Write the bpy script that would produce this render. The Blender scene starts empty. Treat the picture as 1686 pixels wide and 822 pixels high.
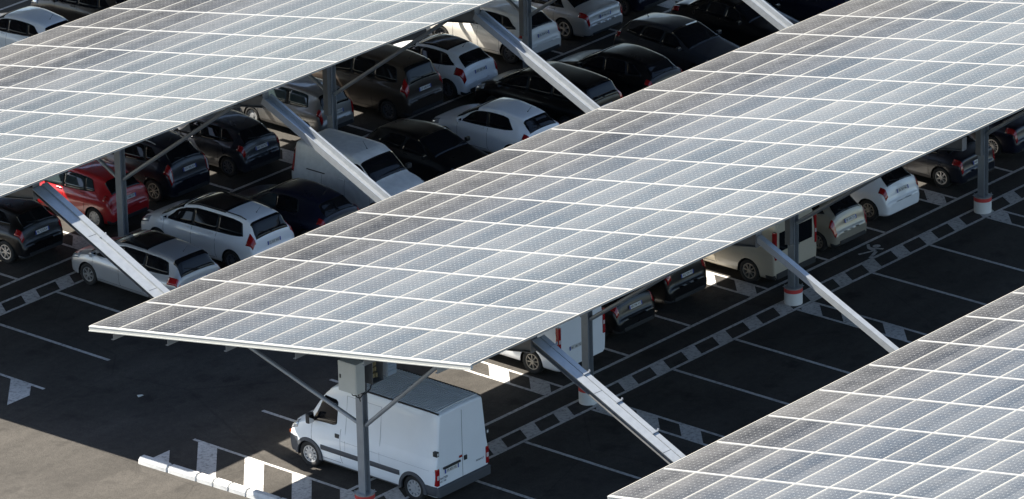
import bpy, bmesh, math, random
import numpy as np
from mathutils import Vector, Matrix
random.seed(7)
R = math.radians
sc = bpy.context.scene
COL = sc.collection

# ------------------------------------------------------------------ camera, sky, sun, exposure
cam_d = bpy.data.cameras.new('camera'); cam = bpy.data.objects.new('camera', cam_d); COL.objects.link(cam)
fw = Vector((0.70113467, 0.61215045, -0.3656255)); rt = Vector((0.65090419, -0.75883271, -0.02228588)); up = Vector((0.2910909, 0.22236177, 0.93049521))
M = Matrix((rt, up, -fw)).transposed().to_4x4(); M.translation = Vector((-90.2537, -92.8269, 56.6922))
cam.matrix_world = M
cam_d.sensor_width = 36; cam_d.lens = 9175.458 / 1686 * 36; cam_d.clip_start = 1; cam_d.clip_end = 3000
sc.camera = cam
world = bpy.data.worlds.new('World'); sc.world = world; world.use_nodes = True
wn = world.node_tree
sky = wn.nodes.new('ShaderNodeTexSky'); sky.sky_type = 'NISHITA'; sky.sun_disc = False; sky.ozone_density = 1.6
sun_dir = Vector((-0.255, 0.954, 1.0)).normalized()
sky.sun_elevation = math.asin(sun_dir.z); sky.sun_rotation = math.atan2(sun_dir.x, sun_dir.y)
bg = wn.nodes['Background']; wn.links.new(sky.outputs[0], bg.inputs[0]); bg.inputs[1].default_value = 0.065
sl = bpy.data.lights.new('sun', 'SUN'); sl.energy = 5.0; sl.angle = R(0.5); sl.color = (1.0, 0.93, 0.82)
so = bpy.data.objects.new('sun', sl); COL.objects.link(so)
so.rotation_euler = (-sun_dir).to_track_quat('-Z', 'Y').to_euler(); so.location = (0, 40, 60)
sc.view_settings.view_transform = 'Standard'; sc.view_settings.look = 'None'; sc.view_settings.gamma = 1
sc.view_settings.exposure = 1.92
sc.render.engine = 'CYCLES'

# ------------------------------------------------------------------ layout constants (metres); v = -y runs to the right across the bays
P_ = 1.98; Q_ = 0.9753; NC = 13; SZ = 0.1674; ZL = 4.226
MSL = SZ / Q_; WID = NC * Q_
PX0 = 2.79; PS = 8.66; PV = 6.54
PITCH = 16.87

# ------------------------------------------------------------------ helpers
def tag(o, label=None, cat=None, group=None, kind=None):
    if label: o['label'] = label
    if cat: o['category'] = cat
    if group: o['group'] = group
    if kind: o['kind'] = kind
    return o
def empty(name, loc=(0, 0, 0), rz=0.0, **k):
    o = bpy.data.objects.new(name, None); o.empty_display_size = 0.3
    o.location = loc; o.rotation_euler = (0, 0, rz); COL.objects.link(o); return tag(o, **k)
def mesh_obj(name, verts, faces, mat, parent=None, smooth=False, loc=None, recalc=True, uvs=None, mats=None, midx=None):
    me = bpy.data.meshes.new(name)
    me.from_pydata([tuple(map(float, v)) for v in verts], [], [tuple(int(i) for i in f) for f in faces])
    if uvs is not None:
        ul = me.uv_layers.new(name='UVMap'); flat = []
        for f in me.polygons:
            for li in f.loop_indices: flat.append(uvs[me.loops[li].vertex_index])
        ul.data.foreach_set('uv', np.array(flat, dtype=np.float32).ravel())
    if mats:
        for m in mats: me.materials.append(m)
        if midx is not None: me.polygons.foreach_set('material_index', midx)
    elif mat: me.materials.append(mat)
    if recalc:
        bm = bmesh.new(); bm.from_mesh(me); bmesh.ops.recalc_face_normals(bm, faces=bm.faces); bm.to_mesh(me); bm.free()
    if smooth: me.polygons.foreach_set('use_smooth', [True] * len(me.polygons))
    me.update()
    o = bpy.data.objects.new(name, me); COL.objects.link(o)
    if parent: o.parent = parent
    if loc is not None: o.location = loc
    return o
class MB:
    """collects simple solids into one mesh"""
    def __init__(s): s.v = []; s.f = []
    def add(s, vs, fs):
        n = len(s.v); s.v += [tuple(v) for v in vs]; s.f += [tuple(i + n for i in f) for f in fs]; return s
    def box(s, x0, x1, y0, y1, z0, z1):
        return s.add([(x0,y0,z0),(x1,y0,z0),(x1,y1,z0),(x0,y1,z0),(x0,y0,z1),(x1,y0,z1),(x1,y1,z1),(x0,y1,z1)],
                     [(0,3,2,1),(4,5,6,7),(0,1,5,4),(1,2,6,5),(2,3,7,6),(3,0,4,7)])
    def rbox(s, x0, x1, y0, y1, z0, z1, b=0.02):
        """box with chamfered edges"""
        bm = bmesh.new(); bmesh.ops.create_cube(bm, size=1)
        for v in bm.verts: v.co = Vector(((x0+x1)/2+v.co.x*(x1-x0), (y0+y1)/2+v.co.y*(y1-y0), (z0+z1)/2+v.co.z*(z1-z0)))
        bmesh.ops.bevel(bm, geom=list(bm.edges), offset=b, segments=2, affect='EDGES', profile=.6)
        s.add([v.co[:] for v in bm.verts], [[v.index for v in f.verts] for f in bm.faces]); bm.free(); return s
    def beam(s, a, b, w, h, upv=(0, 0, 1)):
        """rectangular bar from a to b, w across, h along the up vector"""
        a = Vector(a); b = Vector(b); d = (b-a).normalized(); u = Vector(upv); r = d.cross(u).normalized(); u = r.cross(d).normalized()
        c = [r*(-w/2)+u*(-h/2), r*(w/2)+u*(-h/2), r*(w/2)+u*(h/2), r*(-w/2)+u*(h/2)]
        return s.add([a+k for k in c]+[b+k for k in c], [(0,1,2,3),(7,6,5,4),(0,4,5,1),(1,5,6,2),(2,6,7,3),(3,7,4,0)])
    def tube(s, a, b, r, n=10, r2=None):
        a = Vector(a); b = Vector(b); d = (b-a).normalized(); t = Vector((0,0,1)) if abs(d.z) < .9 else Vector((1,0,0))
        p = d.cross(t).normalized(); q = d.cross(p); r2 = r if r2 is None else r2
        vs = [a+(p*math.cos(2*math.pi*i/n)+q*math.sin(2*math.pi*i/n))*r for i in range(n)]+[b+(p*math.cos(2*math.pi*i/n)+q*math.sin(2*math.pi*i/n))*r2 for i in range(n)]
        return s.add(vs, [(i,(i+1)%n,n+(i+1)%n,n+i) for i in range(n)]+[tuple(range(n-1,-1,-1)), tuple(range(n,2*n))])
    def path(s, pts, r, n=6):
        for a, b in zip(pts[:-1], pts[1:]): s.tube(a, b, r, n)
        return s
    def build(s, name, mat, parent=None, smooth=False, recalc=True): return mesh_obj(name, s.v, s.f, mat, parent, smooth, recalc=recalc)

# ------------------------------------------------------------------ materials
DUST0, DUST1 = .03, .09
def newmat(name):
    m = bpy.data.materials.new(name); m.use_nodes = True; n = m.node_tree
    return m, n, n.nodes['Principled BSDF']
def simple(name, col, rough=0.5, metal=0.0, spec=0.5, coat=0.0, vary=0.0, scale=6.0, bump=0.0, rvar=0.0, emit=None):
    m, n, b = newmat(name)
    b.inputs['Base Color'].default_value = (*col, 1); b.inputs['Roughness'].default_value = rough
    b.inputs['Metallic'].default_value = metal; b.inputs['Specular IOR Level'].default_value = spec
    b.inputs['Coat Weight'].default_value = coat; b.inputs['Coat Roughness'].default_value = 0.06
    if vary or bump or rvar:
        tc = n.nodes.new('ShaderNodeTexCoord'); nz = n.nodes.new('ShaderNodeTexNoise'); nz.inputs['Scale'].default_value = scale; nz.inputs['Detail'].default_value = 6
        n.links.new(tc.outputs['Object'], nz.inputs['Vector'])
        if vary:
            mx = n.nodes.new('ShaderNodeMix'); mx.data_type = 'RGBA'
            mx.inputs[6].default_value = (*[c*(1-vary) for c in col], 1); mx.inputs[7].default_value = (*[min(1, c*(1+vary)) for c in col], 1)
            n.links.new(nz.outputs['Fac'], mx.inputs[0]); n.links.new(mx.outputs[2], b.inputs['Base Color'])
        if rvar:
            mr = n.nodes.new('ShaderNodeMapRange'); mr.inputs[3].default_value = max(0.02, rough-rvar); mr.inputs[4].default_value = rough+rvar
            n.links.new(nz.outputs['Fac'], mr.inputs[0]); n.links.new(mr.outputs[0], b.inputs['Roughness'])
        if bump:
            bp = n.nodes.new('ShaderNodeBump'); bp.inputs['Strength'].default_value = bump; bp.inputs['Distance'].default_value = .01
            n.links.new(nz.outputs['Fac'], bp.inputs['Height']); n.links.new(bp.outputs[0], b.inputs['Normal'])
    return m
def mk_asphalt():
    m, n, b = newmat('asphalt'); N = n.nodes.new; Lk = n.links.new
    tc = N('ShaderNodeTexCoord')
    big = N('ShaderNodeTexNoise'); big.inputs['Scale'].default_value = .35; big.inputs['Detail'].default_value = 5; Lk(tc.outputs['Object'], big.inputs['Vector'])
    mid = N('ShaderNodeTexNoise'); mid.inputs['Scale'].default_value = 5; mid.inputs['Detail'].default_value = 6; mid.inputs['Roughness'].default_value=.65; Lk(tc.outputs['Object'], mid.inputs['Vector'])
    fine = N('ShaderNodeTexVoronoi'); fine.inputs['Scale'].default_value = 42; Lk(tc.outputs['Object'], fine.inputs['Vector'])
    mp = N('ShaderNodeMapping'); mp.inputs['Scale'].default_value = (.22, 1.6, 1); Lk(tc.outputs['Object'], mp.inputs['Vector'])
    lane = N('ShaderNodeTexNoise'); lane.inputs['Scale'].default_value = .8; lane.inputs['Detail'].default_value = 4; Lk(mp.outputs[0], lane.inputs['Vector'])
    st = N('ShaderNodeTexNoise'); st.inputs['Scale'].default_value = 1.3; st.inputs['Detail'].default_value = 2; Lk(tc.outputs['Object'], st.inputs['Vector'])
    stain = N('ShaderNodeMapRange'); stain.inputs[1].default_value=.58; stain.inputs[2].default_value=.70; stain.inputs[3].default_value=1; stain.inputs[4].default_value=.70; Lk(st.outputs['Fac'], stain.inputs[0])
    r1 = N('ShaderNodeMapRange'); r1.inputs[1].default_value=.3; r1.inputs[2].default_value=.7; r1.inputs[3].default_value=.036; r1.inputs[4].default_value=.056; Lk(big.outputs['Fac'], r1.inputs[0])
    r2 = N('ShaderNodeMapRange'); r2.inputs[1].default_value=.3; r2.inputs[2].default_value=.7; r2.inputs[3].default_value=.84; r2.inputs[4].default_value=1.16; Lk(mid.outputs['Fac'], r2.inputs[0])
    r3 = N('ShaderNodeMapRange'); r3.inputs[1].default_value=0; r3.inputs[2].default_value=.7; r3.inputs[3].default_value=1.25; r3.inputs[4].default_value=.75; Lk(fine.outputs['Distance'], r3.inputs[0])
    r4 = N('ShaderNodeMapRange'); r4.inputs[1].default_value=.35; r4.inputs[2].default_value=.65; r4.inputs[3].default_value=.86; r4.inputs[4].default_value=1.12; Lk(lane.outputs['Fac'], r4.inputs[0])
    sv = N('ShaderNodeTexVoronoi'); sv.inputs['Scale'].default_value = .42; Lk(tc.outputs['Object'], sv.inputs['Vector'])
    dn = N('ShaderNodeMath'); dn.operation = 'MULTIPLY_ADD'; dn.inputs[1].default_value = .22; Lk(mid.outputs['Fac'], dn.inputs[0]); Lk(sv.outputs['Distance'], dn.inputs[2])
    oil = N('ShaderNodeMapRange'); oil.inputs[1].default_value = .16; oil.inputs[2].default_value = .24; oil.inputs[3].default_value = .55; oil.inputs[4].default_value = 1; Lk(dn.outputs[0], oil.inputs[0])
    cv = N('ShaderNodeTexVoronoi'); cv.feature = 'DISTANCE_TO_EDGE'; cv.inputs['Scale'].default_value = .16; Lk(tc.outputs['Object'], cv.inputs['Vector'])
    ck = N('ShaderNodeMapRange'); ck.inputs[1].default_value = .001; ck.inputs[2].default_value = .005; ck.inputs[3].default_value = .8; ck.inputs[4].default_value = 1; Lk(cv.outputs['Distance'], ck.inputs[0])
    prev = r1.outputs[0]
    for x in (r2, r3, r4, stain, oil, ck):
        mm = N('ShaderNodeMath'); mm.operation = 'MULTIPLY'; Lk(prev, mm.inputs[0]); Lk(x.outputs[0], mm.inputs[1]); prev = mm.outputs[0]
    cc = N('ShaderNodeCombineColor')
    for i, k in enumerate((1.07, .98, .87)):
        mm = N('ShaderNodeMath'); mm.operation = 'MULTIPLY'; mm.inputs[1].default_value = k; Lk(prev, mm.inputs[0]); Lk(mm.outputs[0], cc.inputs[i])
    Lk(cc.outputs[0], b.inputs['Base Color']); b.inputs['Roughness'].default_value = .85; b.inputs['Specular IOR Level'].default_value = .25
    bp = N('ShaderNodeBump'); bp.inputs['Strength'].default_value = .5; bp.inputs['Distance'].default_value = .006; Lk(fine.outputs['Distance'], bp.inputs['Height']); Lk(bp.outputs[0], b.inputs['Normal'])
    return m
def mk_paint_marking():
    m, n, b = newmat('road_paint'); N = n.nodes.new; Lk = n.links.new
    tc = N('ShaderNodeTexCoord')
    a = N('ShaderNodeTexNoise'); a.inputs['Scale'].default_value = 9; a.inputs['Detail'].default_value = 8; a.inputs['Roughness'].default_value = .7; Lk(tc.outputs['Object'], a.inputs['Vector'])
    c = N('ShaderNodeTexNoise'); c.inputs['Scale'].default_value = .9; c.inputs['Detail'].default_value = 3; Lk(tc.outputs['Object'], c.inputs['Vector'])
    v = N('ShaderNodeTexVoronoi'); v.feature = 'DISTANCE_TO_EDGE'; v.inputs['Scale'].default_value = 1.1; Lk(tc.outputs['Object'], v.inputs['Vector'])
    crack = N('ShaderNodeMapRange'); crack.inputs[1].default_value = .004; crack.inputs[2].default_value = .012; crack.inputs[3].default_value = .8; crack.inputs[4].default_value = 1; Lk(v.outputs['Distance'], crack.inputs[0])
    w = N('ShaderNodeMapRange'); w.inputs[1].default_value=.34; w.inputs[2].default_value=.52; w.inputs[3].default_value=.35; w.inputs[4].default_value=1; Lk(a.outputs['Fac'], w.inputs[0])
    d = N('ShaderNodeMapRange'); d.inputs[1].default_value=.3; d.inputs[2].default_value=.7; d.inputs[3].default_value=.72; d.inputs[4].default_value=1; Lk(c.outputs['Fac'], d.inputs[0])
    m1 = N('ShaderNodeMath'); m1.operation='MULTIPLY'; Lk(w.outputs[0], m1.inputs[0]); Lk(d.outputs[0], m1.inputs[1])
    m2 = N('ShaderNodeMath'); m2.operation='MULTIPLY'; Lk(m1.outputs[0], m2.inputs[0]); Lk(crack.outputs[0], m2.inputs[1])
    mx = N('ShaderNodeMix'); mx.data_type='RGBA'; mx.inputs[6].default_value=(.045,.043,.04,1); mx.inputs[7].default_value=(.56,.55,.53,1); Lk(m2.outputs[0], mx.inputs[0])
    Lk(mx.outputs[2], b.inputs['Base Color']); b.inputs['Roughness'].default_value=.7
    return m
def mk_panel():
    """photovoltaic glass: 6 x 12 dark mono cells on a white backsheet, dust lying along the low edge. UV: u across (0 = low edge), v along"""
    m, n, b = newmat('solar_glass'); N = n.nodes.new; Lk = n.links.new
    def math_(op, a, b_=None, c=None):
        k = N('ShaderNodeMath'); k.operation = op
        for i, x in enumerate((a, b_, c)):
            if x is None: continue
            if isinstance(x, (int, float)): k.inputs[i].default_value = x
            else: Lk(x, k.inputs[i])
        return k.outputs[0]
    uv = N('ShaderNodeUVMap'); sp = N('ShaderNodeSeparateXYZ'); Lk(uv.outputs[0], sp.inputs[0]); u, v = sp.outputs[0], sp.outputs[1]
    mu, mv = .022, .014
    cu = math_('MULTIPLY', math_('DIVIDE', math_('SUBTRACT', u, mu), 1-2*mu), 6); cv = math_('MULTIPLY', math_('DIVIDE', math_('SUBTRACT', v, mv), 1-2*mv), 12)
    fu = math_('ABSOLUTE', math_('SUBTRACT', math_('FRACT', cu), .5)); fv = math_('ABSOLUTE', math_('SUBTRACT', math_('FRACT', cv), .5))
    gap = math_('GREATER_THAN', math_('MAXIMUM', fu, fv), .491)
    corner = math_('GREATER_THAN', math_('ADD', fu, fv), .875)
    out = math_('MAXIMUM', math_('GREATER_THAN', math_('ABSOLUTE', math_('SUBTRACT', u, .5)), .5-mu), math_('GREATER_THAN', math_('ABSOLUTE', math_('SUBTRACT', v, .5)), .5-mv))
    white = math_('MAXIMUM', math_('MAXIMUM', gap, corner), out)
    bus = math_('LESS_THAN', math_('ABSOLUTE', math_('SUBTRACT', math_('ABSOLUTE', math_('SUBTRACT', math_('FRACT', cu), .5)), .22)), .012)
    geo = N('ShaderNodeNewGeometry')
    nz = N('ShaderNodeTexNoise'); nz.inputs['Scale'].default_value = .22; nz.inputs['Detail'].default_value = 4; Lk(geo.outputs['Position'], nz.inputs['Vector'])
    n2 = N('ShaderNodeTexNoise'); n2.inputs['Scale'].default_value = 2.5; n2.inputs['Detail'].default_value = 5; Lk(geo.outputs['Position'], n2.inputs['Vector'])
    gp = N('ShaderNodeSeparateXYZ'); Lk(geo.outputs['Position'], gp.inputs[0])
    ix = math_('FLOOR', math_('DIVIDE', math_('ADD', gp.outputs[0], .01), 1.98)); iy = math_('FLOOR', math_('DIVIDE', gp.outputs[1], .9753))
    cv_ = N('ShaderNodeCombineXYZ'); Lk(ix, cv_.inputs[0]); Lk(iy, cv_.inputs[1]); wn_ = N('ShaderNodeTexWhiteNoise'); wn_.noise_dimensions = '3D'; Lk(cv_.outputs[0], wn_.inputs['Vector'])
    cell = N('ShaderNodeMix'); cell.data_type='RGBA'; cell.inputs[6].default_value=(.013,.015,.020,1); cell.inputs[7].default_value=(.022,.024,.029,1); Lk(wn_.outputs['Value'], cell.inputs[0])
    c1 = N('ShaderNodeMix'); c1.data_type='RGBA'; Lk(math_('MULTIPLY', bus, .35), c1.inputs[0]); Lk(cell.outputs[2], c1.inputs[6]); c1.inputs[7].default_value=(.35,.36,.38,1)
    c2 = N('ShaderNodeMix'); c2.data_type='RGBA'; Lk(white, c2.inputs[0]); Lk(c1.outputs[2], c2.inputs[6]); c2.inputs[7].default_value=(.17,.18,.18,1)
    # dust: a thin even film plus a thicker band along the low edge
    band = N('ShaderNodeMapRange'); band.interpolation_type='SMOOTHSTEP'; band.inputs[1].default_value=0; band.inputs[2].default_value=.55; band.inputs[3].default_value=.065; band.inputs[4].default_value=0; Lk(u, band.inputs[0])
    film = N('ShaderNodeMapRange'); film.inputs[1].default_value=.3; film.inputs[2].default_value=.7; film.inputs[3].default_value=DUST0; film.inputs[4].default_value=DUST1; Lk(nz.outputs['Fac'], film.inputs[0])
    sp2 = math_('MULTIPLY', math_('SUBTRACT', n2.outputs['Fac'], .5), .10)
    dust = math_('ADD', math_('ADD', math_('MULTIPLY', band.outputs[0], math_('ADD', .5, n2.outputs['Fac'])), film.outputs[0]), sp2)
    dust = math_('ADD', dust, math_('MULTIPLY', math_('SUBTRACT', wn_.outputs['Value'], .5), .045)); dc = N('ShaderNodeClamp'); Lk(dust, dc.inputs[0])
    c3 = N('ShaderNodeMix'); c3.data_type='RGBA'; Lk(dc.outputs[0], c3.inputs[0]); Lk(c2.outputs[2], c3.inputs[6]); c3.inputs[7].default_value=(.44,.43,.41,1)
    Lk(c3.outputs[2], b.inputs['Base Color'])
    b.inputs['Specular IOR Level'].default_value = .24; b.inputs['IOR'].default_value = 1.4
    rr = N('ShaderNodeMapRange'); rr.inputs[1].default_value=.3; rr.inputs[2].default_value=.7; rr.inputs[3].default_value=.16; rr.inputs[4].default_value=.26; Lk(n2.outputs['Fac'], rr.inputs[0]); Lk(rr.outputs[0], b.inputs['Roughness'])
    return m
MAT = dict(
    asphalt=mk_asphalt(), marking=mk_paint_marking(), panel=mk_panel(),
    alu=simple('white_aluminium', (.37,.38,.365), .45, .0, .5, vary=.06, scale=3),
    crossm=simple('cross_strip_metal', (.26,.26,.255), .5, 0, .5, vary=.1, scale=3), tie=simple('tie_galvanised', (.29,.31,.325), .4, .3, .5, vary=.16, scale=7, rvar=.1),
    strip=simple('cover_strip', (.25,.24,.215), .5, 0, .5, vary=.08, scale=4),
    frame=simple('panel_frame', (.32,.32,.32), .4, .6),
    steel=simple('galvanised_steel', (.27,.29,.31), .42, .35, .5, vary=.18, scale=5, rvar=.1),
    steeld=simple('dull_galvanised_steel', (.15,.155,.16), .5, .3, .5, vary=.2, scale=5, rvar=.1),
    purlin=simple('zinc_purlin', (.30,.31,.31), .5, .3, .5, vary=.12, scale=6),
    concrete=simple('footing_white', (.66,.66,.64), .8, vary=.10, scale=7, bump=.2),
    footcap=simple('footing_cap', (.30,.29,.27), .9, vary=.2, scale=9),
    redband=simple('red_band', (.52,.045,.04), .6, vary=.12, scale=9),
    kerb=simple('kerb_paint', (.50,.50,.49), .8, vary=.22, scale=9, bump=.5),
    tyre=simple('tyre_rubber', (.018,.018,.018), .85, vary=.2, scale=12),
    well=simple('arch_liner', (.008,.008,.008), .95),
    trim=simple('black_plastic', (.022,.023,.025), .6),
    trimg=simple('grey_plastic', (.055,.060,.070), .65),
    seam=simple('panel_gap', (.012,.012,.012), .9),
    glass=simple('car_glass', (.006,.007,.009), .05, 0, .30),
    glassb=simple('car_glass_clear', (.03,.045,.05), .05, 0, .6, coat=.2),
    roofglass=simple('roof_glass', (.008,.008,.010), .12, 0, .35),
    tail=simple('tail_lamp', (.30,.008,.010), .15, 0, .6, coat=.8),
    tailw=simple('tail_lamp_clear', (.55,.50,.50), .15, 0, .6, coat=.8),
    head=simple('head_lamp', (.45,.47,.50), .10, .3, .8, coat=1),
    amber=simple('amber_lamp', (.55,.10,.02), .2, 0, .5, coat=.8),
    chrome=simple('chrome', (.65,.65,.66), .15, 1),
    alloy=simple('alloy_rim', (.42,.42,.42), .32, .7, vary=.1),
    alloyd=simple('dusty_rim', (.26,.24,.21), .5, .5, vary=.15),
    hub=simple('wheel_cover', (.42,.43,.44), .4, .3, vary=.12),
    plate=simple('number_plate', (.60,.60,.58), .4),
    plateblue=simple('plate_blue', (.02,.05,.30), .4),
    letter=simple('plate_lettering', (.02,.02,.02), .6),
    mirror=simple('mirror_glass', (.5,.5,.5), .05, 1),
    box=simple('enclosure_paint', (.50,.50,.45), .55, vary=.06, scale=5),
    boxb=simple('cabinet_blue_grey', (.30,.36,.42), .5, vary=.06, scale=5),
    cable=simple('black_cable', (.012,.012,.012), .6),
    comp=simple('electrical_parts', (.30,.24,.12), .6, vary=.5, scale=40),
)
def paint(name, col, metal=0.0, rough=.35, coat=.8):
    m = simple(name, col, rough, metal, .5, coat, vary=.05, scale=2.2, rvar=.08); return m
PAINT = dict(
    white=paint('paint_white', (.80,.82,.84)), vanwhite=paint('paint_van_white', (.78,.81,.83), 0, .40, .6),
    cream=paint('paint_pearl_white', (.76,.73,.67)), silver=paint('paint_silver', (.42,.43,.45), .4, .35),
    champagne=paint('paint_champagne', (.33,.30,.24), .3, .35), beige=paint('paint_beige', (.46,.41,.32), 0, .4),
    silverw=paint('paint_light_silver', (.44,.43,.41), .35, .35),
    whited=simple('paint_scuffed_white', (.66,.66,.65), .5, 0, .5, .2, vary=.26, scale=5), red=paint('paint_red', (.42,.012,.016)), black=paint('paint_black', (.004,.004,.005), 0, .3, .15), bluebl=paint('paint_blue_black', (.006,.008,.016), 0, .3, .2),
    brown=paint('paint_brown', (.042,.032,.025), .2, .35, .4), dgrey=paint('paint_dark_grey', (.035,.037,.044), .3, .35, .3), navy=paint('paint_navy', (.006,.008,.020), 0, .3, .25),
    grey=paint('paint_twingo_grey', (.24,.235,.225), .5), slate=paint('paint_slate', (.020,.023,.031), .2, .3, .4),
)

# ------------------------------------------------------------------ ground and markings
mesh_obj('ground', [(-300,-300,0),(600,-300,0),(600,600,0),(-300,600,0)], [(0,1,2,3)], MAT['asphalt'])['kind'] = 'structure'
MK = MB()
def quad(pts):  # pts are (X, v) pairs
    n = len(pts); MK.add([(x, -v, 0.004) for x, v in pts], [tuple(range(n))])
def line_v(X, v0, v1, w=.11): quad([(X-w/2, v0), (X+w/2, v0), (X+w/2, v1), (X-w/2, v1)])
def line_x(v, X0, X1, w=.11): quad([(X0, v-w/2), (X1, v-w/2), (X1, v+w/2), (X0, v+w/2)])
def clip(poly, lo, hi, ax):
    def cut(pl, val, keep):
        out = []
        for i in range(len(pl)):
            a, b = pl[i], pl[(i+1) % len(pl)]; ia, ib = keep(a[ax], val), keep(b[ax], val)
            if ia: out.append(a)
            if ia != ib:
                t = (val-a[ax])/(b[ax]-a[ax]); out.append(tuple(a[k]+(b[k]-a[k])*t for k in range(2)))
        return out
    pl = cut(poly, lo, lambda x, y: x >= y)
    return cut(pl, hi, lambda x, y: x <= y) if len(pl) > 2 else []
def hatch(X0, X1, v0, v1, along, period, duty, slant, phase=0.0, first=False):
    """outlined strip with slanted bars; along = 'x' or 'v'"""
    e = .10
    if along == 'x':
        line_x(v0+e/2, X0, X1, e); line_x(v1-e/2, X0, X1, e); s = X0+phase-period
        while s < X1+period:
            w = v1-v0-2*e-.004; pl = clip([(s, v0+e+.002), (s+period*duty, v0+e+.002), (s+period*duty+slant*w, v1-e-.002), (s+slant*w, v1-e-.002)], X0, X1, 0)
            if len(pl) > 2: quad(pl)
            s += period
    else:
        if not first: line_v(X0+e/2, v0, v1, e)
        line_v(X1-e/2, v0, v1, e); s = v0+phase-period
        while s < v1+period:
            w = X1-X0-2*e-.004; pl = clip([(X0+e+.002, s), (X1-e-.002, s+slant*w), (X1-e-.002, s+slant*w+period*duty), (X0+e+.002, s+period*duty)], v0, v1, 1)
            if len(pl) > 2: quad(pl)
            s += period
BAND0, BAND1 = 6.22, 6.93
for ci in (-2, -1, 0, 1):
    o = ci*PITCH
    for k in range(-0, 6):
        xs = PX0 + k*PS
        if k == 0:
            hatch(1.62, 3.42, o+.08, o+6.0, 'v', 1.64, .41, -.91, .02, first=True)
            hatch(1.62, 3.42, o+7.0, o+11.52, 'v', 1.64, .46, -.91, 1.50, first=True)
        else:
            a, b = xs-.40, xs+.40; a, b = a+.02, b+.0
            hatch(a, b, o+.3, o+5.36, 'v', 1.42, .5, -.95, .25); hatch(a, b, o+BAND1+.01, o+11.5, 'v', 1.42, .5, -.95, .1)
        for q in (1, 2):
            X = xs + .42 + q*2.62
            line_v(X, o+.2, o+5.36); line_v(X, o+BAND1+.01, o+11.5)
    line_x(o+5.42, 3.42, 48, .11)
    hatch(3.42, 48, o+BAND0, o+BAND1, 'x', 1.315, .42, -.63, .3)
# walking figure painted on the footpath
def man(X, v, s=1.0):
    P = [[(-.05,.0),(.10,-.02),(.16,.30),(.04,.32)], [(.13,.30),(.62,.52),(.58,.62),(.10,.42)], [(.13,.30),(.60,.12),(.56,.02),(.08,.24)],
         [(-.02,.02),(.02,.14),(-.10,.44),(-.18,.40)], [(.0,.04),(-.20,-.22),(-.12,-.26),(.08,-.04)]]
    for pl in P: quad([(X+s*a, v+s*b-.1) for a, b in [(-q[0], q[1]*.8) for q in pl]])
    quad([(X+s*(.20+.12*math.cos(t)), v-.03+s*.10*math.sin(t)) for t in [i*math.pi/5 for i in range(10)]])
man(24.6, 5.83, 1.05)
mk = MK.build('road_marking', MAT['marking'], recalc=False); mk['kind'] = 'structure'

# precast kerb blocks at the end of the bays
kx = lambda v: 1.50+.045*v
pos = [(.02,1.01),(1.025,1.98),(1.995,2.53),(2.545,3.04),(3.055,3.62),(3.635,4.62),(4.635,5.6)]
kw = ['clean white precast kerb block at the far left end of the row', 'second white kerb block from the left end, beside the leftmost hatch bar', 'chipped white kerb block below the first full hatch bar', 'short stained white kerb block between two hatch bars', 'sunlit white kerb block touching the edge of the shade', 'shaded white kerb block left of the red banded footing', 'shaded kerb block at the foot of the picture near the van post']
for i, (a, b) in enumerate(pos):
    prof = [(-.14,0),(.14,0),(.13,.11),(.07,.18),(-.07,.18),(-.13,.11)]
    L = b-a; vs = []; rg = random.Random(i)
    for t in (0, .04, .5, .96, 1):
        k = .8 if t in (0, 1) else 1
        for x, z in prof: vs.append((x*k+rg.uniform(-.006,.006), -L*t, z*k+rg.uniform(-.004,.004)*(z > 0)))
    fs = [(j*6+q, j*6+(q+1) % 6, (j+1)*6+(q+1) % 6, (j+1)*6+q) for j in range(4) for q in range(6)]+[tuple(range(5,-1,-1)), tuple(range(24,30))]
    o = mesh_obj('kerb_block', vs, fs, MAT['kerb'], loc=(kx(a), -a, 0)); o.rotation_euler = (0, 0, math.atan(.045)); tag(o, kw[i], 'kerb', 'kerb blocks closing the hatched bay end')

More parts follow.
